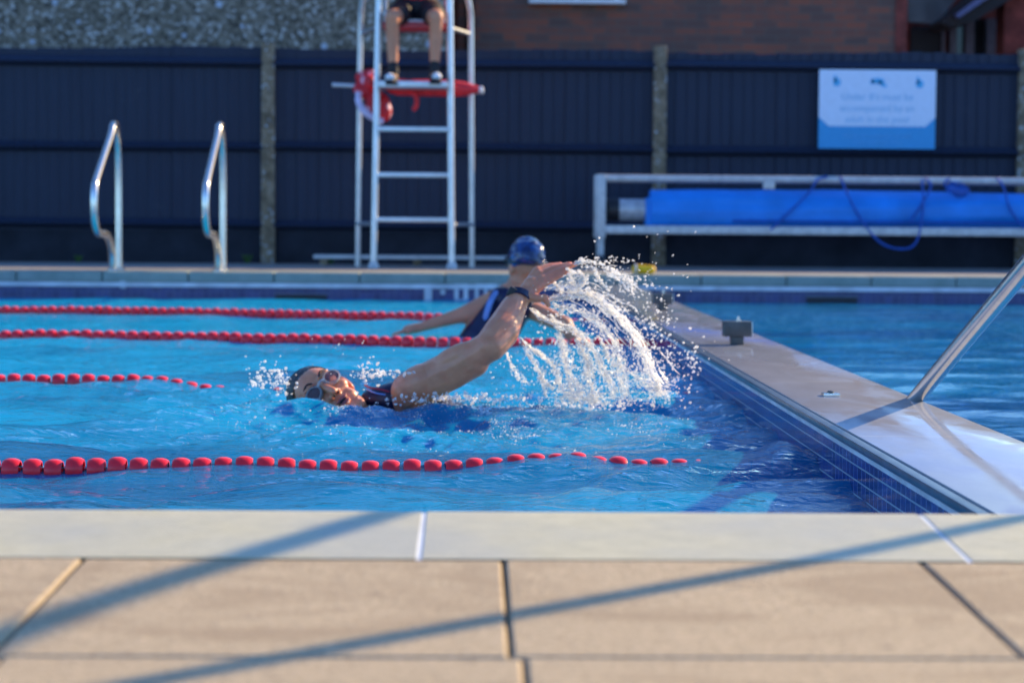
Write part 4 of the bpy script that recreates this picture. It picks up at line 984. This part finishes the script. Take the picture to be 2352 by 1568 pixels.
# sleeveless navy suit over the torso
mb = MB()
mb.cap(NK + Vector((.075, .04, -.03)), .074, CH, .132); mb.cap(SHL + Vector((.045, .055, -.040)), .072, CH, .134)
mb.cap(SHL + Vector((.0, .06, -.022)), .060, SHR + Vector((.02, -.03, 0)), .078)
mb.cap(CH, .133, PE, .128); mb.cap(CH + Vector((0, .08, -.02)), .118, PE + Vector((0, .06, -.02)), .118)
for s in (-1, 1):
    hp = PE + Vector((.06, s * .08, -.04)); kn_ = hp + Vector((.36, s * .02, -.17)); mb.cap(hp, .094, hp.lerp(kn_, .45), .082)
mb.cap(s3(858, 922, .06), .040, s3(900, 918, .05), .052)
blob("swimsuit", mb, M['navy_suit'], sw, .006, 6)
mb = MB(); mb.tube(smoothpath([s3(838, 884, .03), s3(850, 890, -.0), s3(870, 893, -.01), s3(893, 899, -.02)], 5), .0028, 6); mb.build("suit_trim", M['suit_red'], sw)
mb = MB(); mb.tube(smoothpath([s3(842, 893, .0), s3(862, 902, -.04), s3(885, 906, -.05)], 5), .0022, 6); mb.build("suit_stripe", M['suit_blue'], sw)
# wrist band
ax = (WR - EL).normalized(); C_ = EL.lerp(WR, .985); Rm = ax.to_track_quat('Z', 'Y').to_matrix()
mb = MB(); mb.lathe([(.0345, -.011), (.0385, -.010), (.0385, .010), (.0345, .011)], Matrix.Translation(C_) @ Matrix.Rotation(R(-14), 4, 'Y') @ Rm.to_4x4(), 26, closed=True); wb = mb.build("watch_band", M['navy_band'], sw)
mb = MB(); q = C_ + Vector((-.020, -.024, .018)); mb.box(q, (.026, .012, .030), Matrix.Rotation(R(30), 3, 'Y')); mb.build("watch_case", M['black_rubber'], wb, bevel=.004)

# ------------------------------------------------------------------ second swimmer, turned away
PY = 10.6
def s4(x, y, dy=0.0): return at(x, y, Y=PY + dy)
s2 = thing("person", s4(1170, 745), "woman in blue swimming cap facing away with arms sweeping the water", "person")
HC2 = s4(1209, 594); HR = Matrix.Rotation(R(28), 3, 'Z') @ Matrix.Rotation(R(8), 3, 'X')
mb = MB()
mb.ell(HC2, (.080, .094, .098), HR); mb.ell(HC2 + HR @ Vector((0, .055, -.06)), (.055, .05, .07), HR); mb.ell(HC2 + HR @ Vector((0, .09, -.10)), (.025, .025, .03), HR)
mb.ell(HC2 + HR @ Vector((0, .108, -.045)), (.012, .016, .02), HR)
for s in (-1, 1): mb.ell(HC2 + HR @ Vector((s * .080, .0, -.05)), (.010, .02, .03), HR)
NB = s4(1182, 670); mb.cap(HC2 + Vector((-.02, .01, -.07)), .050, NB + Vector((0, .02, -.01)), .055)
SL, SR2 = s4(1116, 700, .02), s4(1208, 706, .02); BK = s4(1118, 790, .0); LW = s4(1080, 880, .0)
mb.cap(SL, .050, NB, .060); mb.cap(NB, .060, SR2, .052); mb.cap(SL + Vector((.03, 0, -.02)), .06, BK + Vector((-.06, 0, 0)), .085); mb.cap(SR2 + Vector((-.03, 0, -.02)), .055, BK + Vector((.045, 0, 0)), .070)
mb.cap(NB + Vector((0, 0, -.05)), .09, BK, .11); mb.cap(BK, .12, LW, .12)
for s in (-1, 1):
    hp = LW + Vector((s * .09, 0, -.08)); k2 = hp + Vector((s * .03, .1, -.40)); a2 = k2 + Vector((0, -.15, -.38)); mb.cap(hp, .09, k2, .055); mb.cap(k2, .052, a2, .036); mb.cap(a2, .034, a2 + Vector((0, .14, -.03)), .025)
e1, w1 = s4(1048, 727, -.0), s4(965, 752, .0)
mb.cap(SL, .050, SL.lerp(e1, .5) + Vector((0, 0, -.01)), .050); mb.cap(SL.lerp(e1, .5) + Vector((0, 0, -.01)), .050, e1, .036); mb.cap(e1, .036, w1, .022)
for q in range(4): mb.cap(w1 + Vector((-.05, -.02 + .013 * q, -.01)), .012, w1 + Vector((-.13, -.03 + .02 * q, -.035)), .007)
mb.cap(w1, .024, w1 + Vector((-.06, 0, -.012)), .024); mb.cap(w1 + Vector((-.02, -.01, 0)), .011, w1 + Vector((-.06, -.05, -.02)), .008)
e2, w2 = s4(1297, 745, -.08), s4(1330, 800, -.10)
mb.cap(SR2, .050, e2, .040); mb.cap(e2, .040, w2, .026); mb.cap(w2, .026, w2 + Vector((.05, 0, -.05)), .022)
for q in range(4): mb.cap(w2 + Vector((.05, -.03 + .018 * q, -.05)), .009, w2 + Vector((.09, -.035 + .02 * q, -.09)), .007)
blob("body", mb, M['skin_lg'], s2, .006, 5)
mb = MB(); mb.ell(HC2 + HR @ Vector((0, -.006, .006)), (.0865, .1010, .101), HR, 28, 18)
def capcut(me):
    bm = bmesh.new(); bm.from_mesh(me); inv = HR.transposed(); kill = []
    for v in bm.verts:
        q = inv @ (v.co - HC2)
        if q.z < -.045 - .35 * q.y or q.y > .075: kill.append(v)
        else: v.co += (v.co - HC2).normalized() * (.005 * noise.noise(q * 22 + Vector((0, q.z * 30, 0))))
    bmesh.ops.delete(bm, geom=kill, context='VERTS'); bm.to_mesh(me); bm.free()
blob("swim_cap", mb, M['cap'], s2, .004, 1, capcut)
mb = MB(); mb.tube([HC2 + HR @ Vector((.0885 * math.sin(a), -.006 - .104 * math.cos(a), -.012)) for a in [(-.78 + 1.56 * i / 24) * math.pi for i in range(25)]], .005, 8); mb.build("goggle_strap", M['black_rubber'], s2)
mb = MB()
for s in (-1, 1): mb.ell(HC2 + HR @ Vector((s * .036, .100, -.022)), (.028, .016, .020), HR)
mb.build("goggles", M['black_rubber'], s2)
mb = MB()
mb.cap(s4(1150, 684, -.02), .056, s4(1190, 684, -.02), .056); mb.cap(NB + Vector((0, -.015, -.06)), .092, BK + Vector((0, -.01, 0)), .118); mb.cap(BK, .127, LW, .128)
mb.cap(s4(1140, 700, -.02), .050, BK + Vector((-.055, -.01, 0)), .088); mb.cap(s4(1196, 704, -.02), .050, BK + Vector((.040, -.01, 0)), .072)
blob("swimsuit", mb, M['navy_suit'], s2, .007, 4)
mb = MB(); mb.tube(smoothpath([s4(1142, 668, -.06), s4(1128, 690, -.085), s4(1120, 712, -.10), s4(1114, 735, -.10)], 5), [.006] + [.014] * 14 + [.006], 8); mb.build("side_stripe", M['suit_blue'], s2)

# ------------------------------------------------------------------ spray
ICO = []
def ico(sub):
    bm = bmesh.new(); bmesh.ops.create_icosphere(bm, subdivisions=sub, radius=1); vs = np.array([v.co[:] for v in bm.verts]); fs = np.array([[v.index for v in f.verts] for f in bm.faces]); bm.free(); return vs, fs
I1 = ico(1); I2 = ico(2)
FIL = MB()
def strands(pts, n, lo, hi, w, rr=(.0010, .0024), depth=0.0):
    """thin broken ropes of water running along an arc"""
    path = smoothpath([at(x, y, Y=SWY + .07 + depth) for x, y in pts], 10); m = len(path)
    for _ in range(n):
        t0_ = random.random() * .92; L = random.uniform(lo, hi); off = Vector((random.gauss(0, w), random.gauss(0, w * 1.5), random.gauss(0, w))) * (.5 + t0_)
        P0 = []; k_ = 9; ph = random.uniform(0, 9); am = random.uniform(.001, .005); r0_ = random.uniform(*rr)
        for j in range(k_):
            t_ = min(.999, t0_ + L * j / (k_ - 1)); i_ = t_ * (m - 1); a_ = int(i_); p_ = path[a_].lerp(path[min(a_ + 1, m - 1)], i_ - a_)
            P0.append(p_ + off * (1 + .5 * j / k_) + Vector((math.sin(ph + j * 1.1), math.cos(ph * 2 + j), math.sin(ph * 3 + j * .9))) * am)
        rs = [r0_ * (.25 + .75 * math.sin(math.pi * (j + .5) / k_)) * (1 + .45 * math.sin(ph + j * 2.3)) for j in range(k_)]
        if min(p_.z for p_ in P0) > -.01: FIL.tube(P0, rs, 5)
def drops(name, P_, rad, vel, m, label, cat):
    """P_ (n,3) centres, rad (n,), vel (n,3) stretch direction (length = extra stretch)"""
    Vs = []; Fs = []; off = 0
    for sel, (iv, ifs) in ((rad < .0032, I1), (rad >= .0032, I2)):
        P0, r0, v0 = P_[sel], rad[sel], vel[sel]
        if not len(P0): continue
        L = np.linalg.norm(v0, axis=1) + 1e-9; d = v0 / L[:, None]
        base = iv[None] * r0[:, None, None]; dot = (base * d[:, None]).sum(-1, keepdims=True)
        wob = 1 + .22 * np.sin(iv[None, :, 0] * 3 + P0[:, None, 0] * 900) * np.cos(iv[None, :, 2] * 3 + P0[:, None, 2] * 700)
        V = base * wob[..., None] + dot * d[:, None] * L[:, None, None] + P0[:, None]
        n = len(P0); Fs.append((ifs[None] + (np.arange(n) * len(iv))[:, None, None]).reshape(-1, 3) + off); Vs.append(V.reshape(-1, 3)); off += n * len(iv)
    V = np.concatenate(Vs); F = np.concatenate(Fs)
    me = bpy.data.meshes.new(name); me.vertices.add(len(V)); me.vertices.foreach_set("co", V.ravel())
    me.loops.add(F.size); me.loops.foreach_set("vertex_index", F.ravel().astype(np.int32)); me.polygons.add(len(F))
    me.polygons.foreach_set("loop_start", np.arange(0, F.size, 3, dtype=np.int32)); me.polygons.foreach_set("use_smooth", np.ones(len(F), bool)); me.update()
    o = link(name, me, m); o['kind'] = 'stuff'; return o
def stream(pts, n, r0, r1, w0, w1, depth=0.0, size=(.0016, .0050), clump=1.0):
    """drops along an arc given by photograph points"""
    path = smoothpath([at(x, y, Y=SWY + .07 + depth) for x, y in pts], 10); path = np.array([p[:] for p in path]); m = len(path)
    n = int(n * .62); t = rng.random(n); t = r0 + (r1 - r0) * t
    ct = np.sin(t * 37 + pts[0][0]) * .5 + np.sin(t * 91 + pts[0][1]) * .3
    idx = t * (m - 1); i = np.clip(idx.astype(int), 0, m - 2); fr = (idx - i)[:, None]
    Pc = path[i] * (1 - fr) + path[i + 1] * fr; d = path[i + 1] - path[i]; d /= np.linalg.norm(d, axis=1)[:, None]
    w_ = (w0 + (w1 - w0) * t) * (1 + .55 * ct * clump)
    off = rng.normal(0, 1, (n, 3)) * w_[:, None] * np.array([1, 1.6, 1]) * np.abs(rng.normal(0, 1, (n, 1))) ** .6
    rad = size[0] + (size[1] - size[0]) * rng.random(n) ** 3.2
    return Pc + off, rad, d * (rng.random(n) ** 2 * 1.6)[:, None]
def zz(pts): return [(861.3 + x * .3418, 516.8 + y * .3418) for x, y in pts]
ST = []
main = [(1180, 500), (1260, 485), (1370, 460), (1470, 490), (1560, 550), (1660, 640), (1740, 730), (1790, 830), (1830, 930), (1880, 1040), (1920, 1110)]
ARCS = [  # arc, drops, width at start, width at end, strands
 ([(1340, 262), (1400, 245), (1500, 258), (1600, 310), (1690, 365), (1740, 400)], 300, .002, .010, 26),
 ([(1380, 270), (1480, 300), (1580, 330), (1660, 370), (1740, 440)], 110, .008, .018, 14),
 (main, 1150, .003, .014, 150), (main, 420, .012, .042, 50),
 ([(1150, 430), (1250, 400), (1330, 380), (1400, 420), (1500, 480), (1600, 560)], 150, .008, .020, 34),
 ([(1040, 560), (1120, 620), (1220, 670), (1350, 715), (1420, 780), (1480, 860), (1510, 950), (1570, 1040), (1600, 1160)], 620, .002, .011, 90),
 ([(1200, 540), (1330, 560), (1450, 620), (1540, 700), (1610, 800), (1640, 900), (1650, 1010), (1680, 1160)], 560, .003, .012, 80),
 ([(970, 750), (1050, 830), (1130, 880), (1190, 940), (1230, 1010), (1240, 1120)], 260, .002, .009, 50),
 ([(880, 850), (920, 940), (960, 1010), (1010, 1060)], 90, .002, .009, 20),
 ([(1000, 830), (1080, 940), (1120, 1020), (1140, 1120)], 170, .003, .008, 30),
 ([(1240, 720), (1270, 850), (1290, 960), (1340, 1060), (1370, 1170)], 620, .004, .020, 80),
 ([(1350, 760), (1420, 900), (1430, 1000), (1460, 1100), (1480, 1190)], 560, .004, .018, 80),
 ([(1260, 1120), (1350, 1150), (1450, 1170), (1500, 1180)], 460, .016, .016, 30),
 ([(1700, 980), (1790, 1050), (1860, 1090), (1930, 1110)], 330, .014, .018, 40),
 ([(1560, 850), (1600, 1000), (1700, 1150)], 160, .013, .022, 26),
 ([(1150, 1150), (1400, 1190), (1700, 1180), (2000, 1140)], 260, .010, .016, 20)]
for pts, n_, wa, wb_, ns in ARCS:
    ST.append(stream(zz(pts), int(n_ * 1.1 / .62), 0, 1, wa, wb_, size=(.0009, .0038))); strands(zz(pts), int(ns * 1.0), .05, .20, (wa + wb_) * .42, (.0006, .0017))
for P0 in ([(1180, 370), (1230, 420), (1260, 480)], [(1300, 330), (1330, 400), (1300, 450)], [(1370, 320), (1400, 380), (1350, 440)], [(1290, 300), (1340, 330), (1430, 360)], [(1480, 290), (1510, 370), (1570, 430)], [(1180, 600), (1230, 660), (1350, 690)], [(1500, 740), (1540, 820), (1560, 870)], [(1100, 1020), (1190, 1100)], [(1270, 540), (1240, 600)]):
    strands(zz(P0 if len(P0) > 2 else [P0[0], ((P0[0][0] + P0[1][0]) / 2, (P0[0][1] + P0[1][1]) / 2 - 10), P0[1]]), 4, .5, .9, .0012, (.0009, .0016))
    ST.append(stream(zz(P0 if len(P0) > 2 else [P0[0], ((P0[0][0] + P0[1][0]) / 2, (P0[0][1] + P0[1][1]) / 2 - 10), P0[1]]), 90, 0, 1, .0025, .004))
# fine veil and outer flung drops
def cloud(cx, cy, sx, sy, n, depth=0.0, size=(.0013, .0035)):
    P0 = []; n = int(n * .55) if n > 100 else n
    for _ in range(n):
        x, y = cx + random.gauss(0, sx), cy + random.gauss(0, sy); P0.append(at(861.3 + x * .3418, 516.8 + y * .3418, Y=SWY + depth + random.gauss(0, .10))[:])
    P0 = np.array(P0); rad = size[0] + (size[1] - size[0]) * rng.random(n) ** 2.5
    return P0, rad, rng.normal(0, .3, (n, 3))
ST.append(cloud(1450, 700, 190, 170, 900)); ST.append(cloud(1300, 1000, 230, 110, 700)); ST.append(cloud(1860, 620, 90, 110, 220)); ST.append(cloud(1900, 860, 110, 90, 260))
ST.append(cloud(2060, 980, 90, 90, 140)); ST.append(cloud(1640, 240, 90, 18, 34)); ST.append(cloud(1850, 380, 80, 70, 36)); ST.append(cloud(1700, 300, 260, 170, 36))
ST.append(cloud(2140, 920, 30, 60, 30, size=(.002, .004)))
keep = []
for P0, rd, v0 in ST:
    mk = P0[:, 2] > -.01; keep.append((P0[mk], rd[mk], v0[mk]))
drops("splash", np.concatenate([a for a, _, _ in keep]), np.concatenate([b for _, b, _ in keep]), np.concatenate([c for _, _, c in keep]), M['spray'], "", "")
o = FIL.build('splash', M['spray']); o['kind'] = 'stuff'
# churn around the head and shoulder
def near(lst):
    out = []
    for (x, y, sx, sy, n, r) in lst:
        P0 = []
        for _ in range(n):
            px, py = x + random.gauss(0, sx), y + random.gauss(0, sy); P0.append(at(px, py, Y=SWY - .10 + random.gauss(0, .10))[:])
        P0 = np.array(P0); out.append((P0, .0014 + (r - .0014) * rng.random(n) ** 2.4, rng.normal(0, .4, (n, 3))))
    return out
NR = near([(612, 862, 24, 14, 45, .0045), (632, 880, 26, 15, 60, .004), (645, 872, 14, 18, 45, .0042), (740, 940, 25, 5, 70, .004), (790, 935, 25, 5, 60, .0035), (835, 865, 5, 18, 26, .004), (850, 850, 20, 16, 40, .005), (880, 858, 45, 5, 60, .005),
           (950, 918, 40, 5, 90, .005), (1040, 912, 50, 5, 100, .0055), (1140, 915, 60, 6, 100, .005), (600, 945, 8, 8, 12, .004), (625, 955, 30, 8, 20, .0035), (780, 985, 40, 8, 20, .0035), (840, 965, 60, 10, 24, .003), (790, 810, 60, 25, 12, .003), (1000, 950, 120, 14, 60, .003), (590, 880, 8, 8, 24, .005), (1300, 930, 120, 6, 160, .004)])
drops("splash", np.concatenate([a for a, _, _ in NR]), np.concatenate([b for _, b, _ in NR]), np.concatenate([c for _, _, c in NR]), M['spray'], "", "")

# froth lying on the broken surface round the swimmer
fp = []; fr_ = []
while len(fp) < 2600:
    x_, y_ = random.gauss(.05, .34), random.gauss(6.12, .30)
    if x_ > BX0 - .02: continue
    n_ = noise.noise(Vector((x_ * 5, y_ * 9, 1))) + .6 * noise.noise(Vector((x_ * 17, y_ * 25, 4)))
    if n_ < .12 and random.random() > .05: continue
    fp.append((x_, y_, hz(x_, y_) + .0004)); fr_.append(.0008 + .0020 * random.random() ** 4)
drops("froth", np.array(fp), np.array(fr_), np.zeros((len(fp), 3)) + .001, M['spray'], "", "")
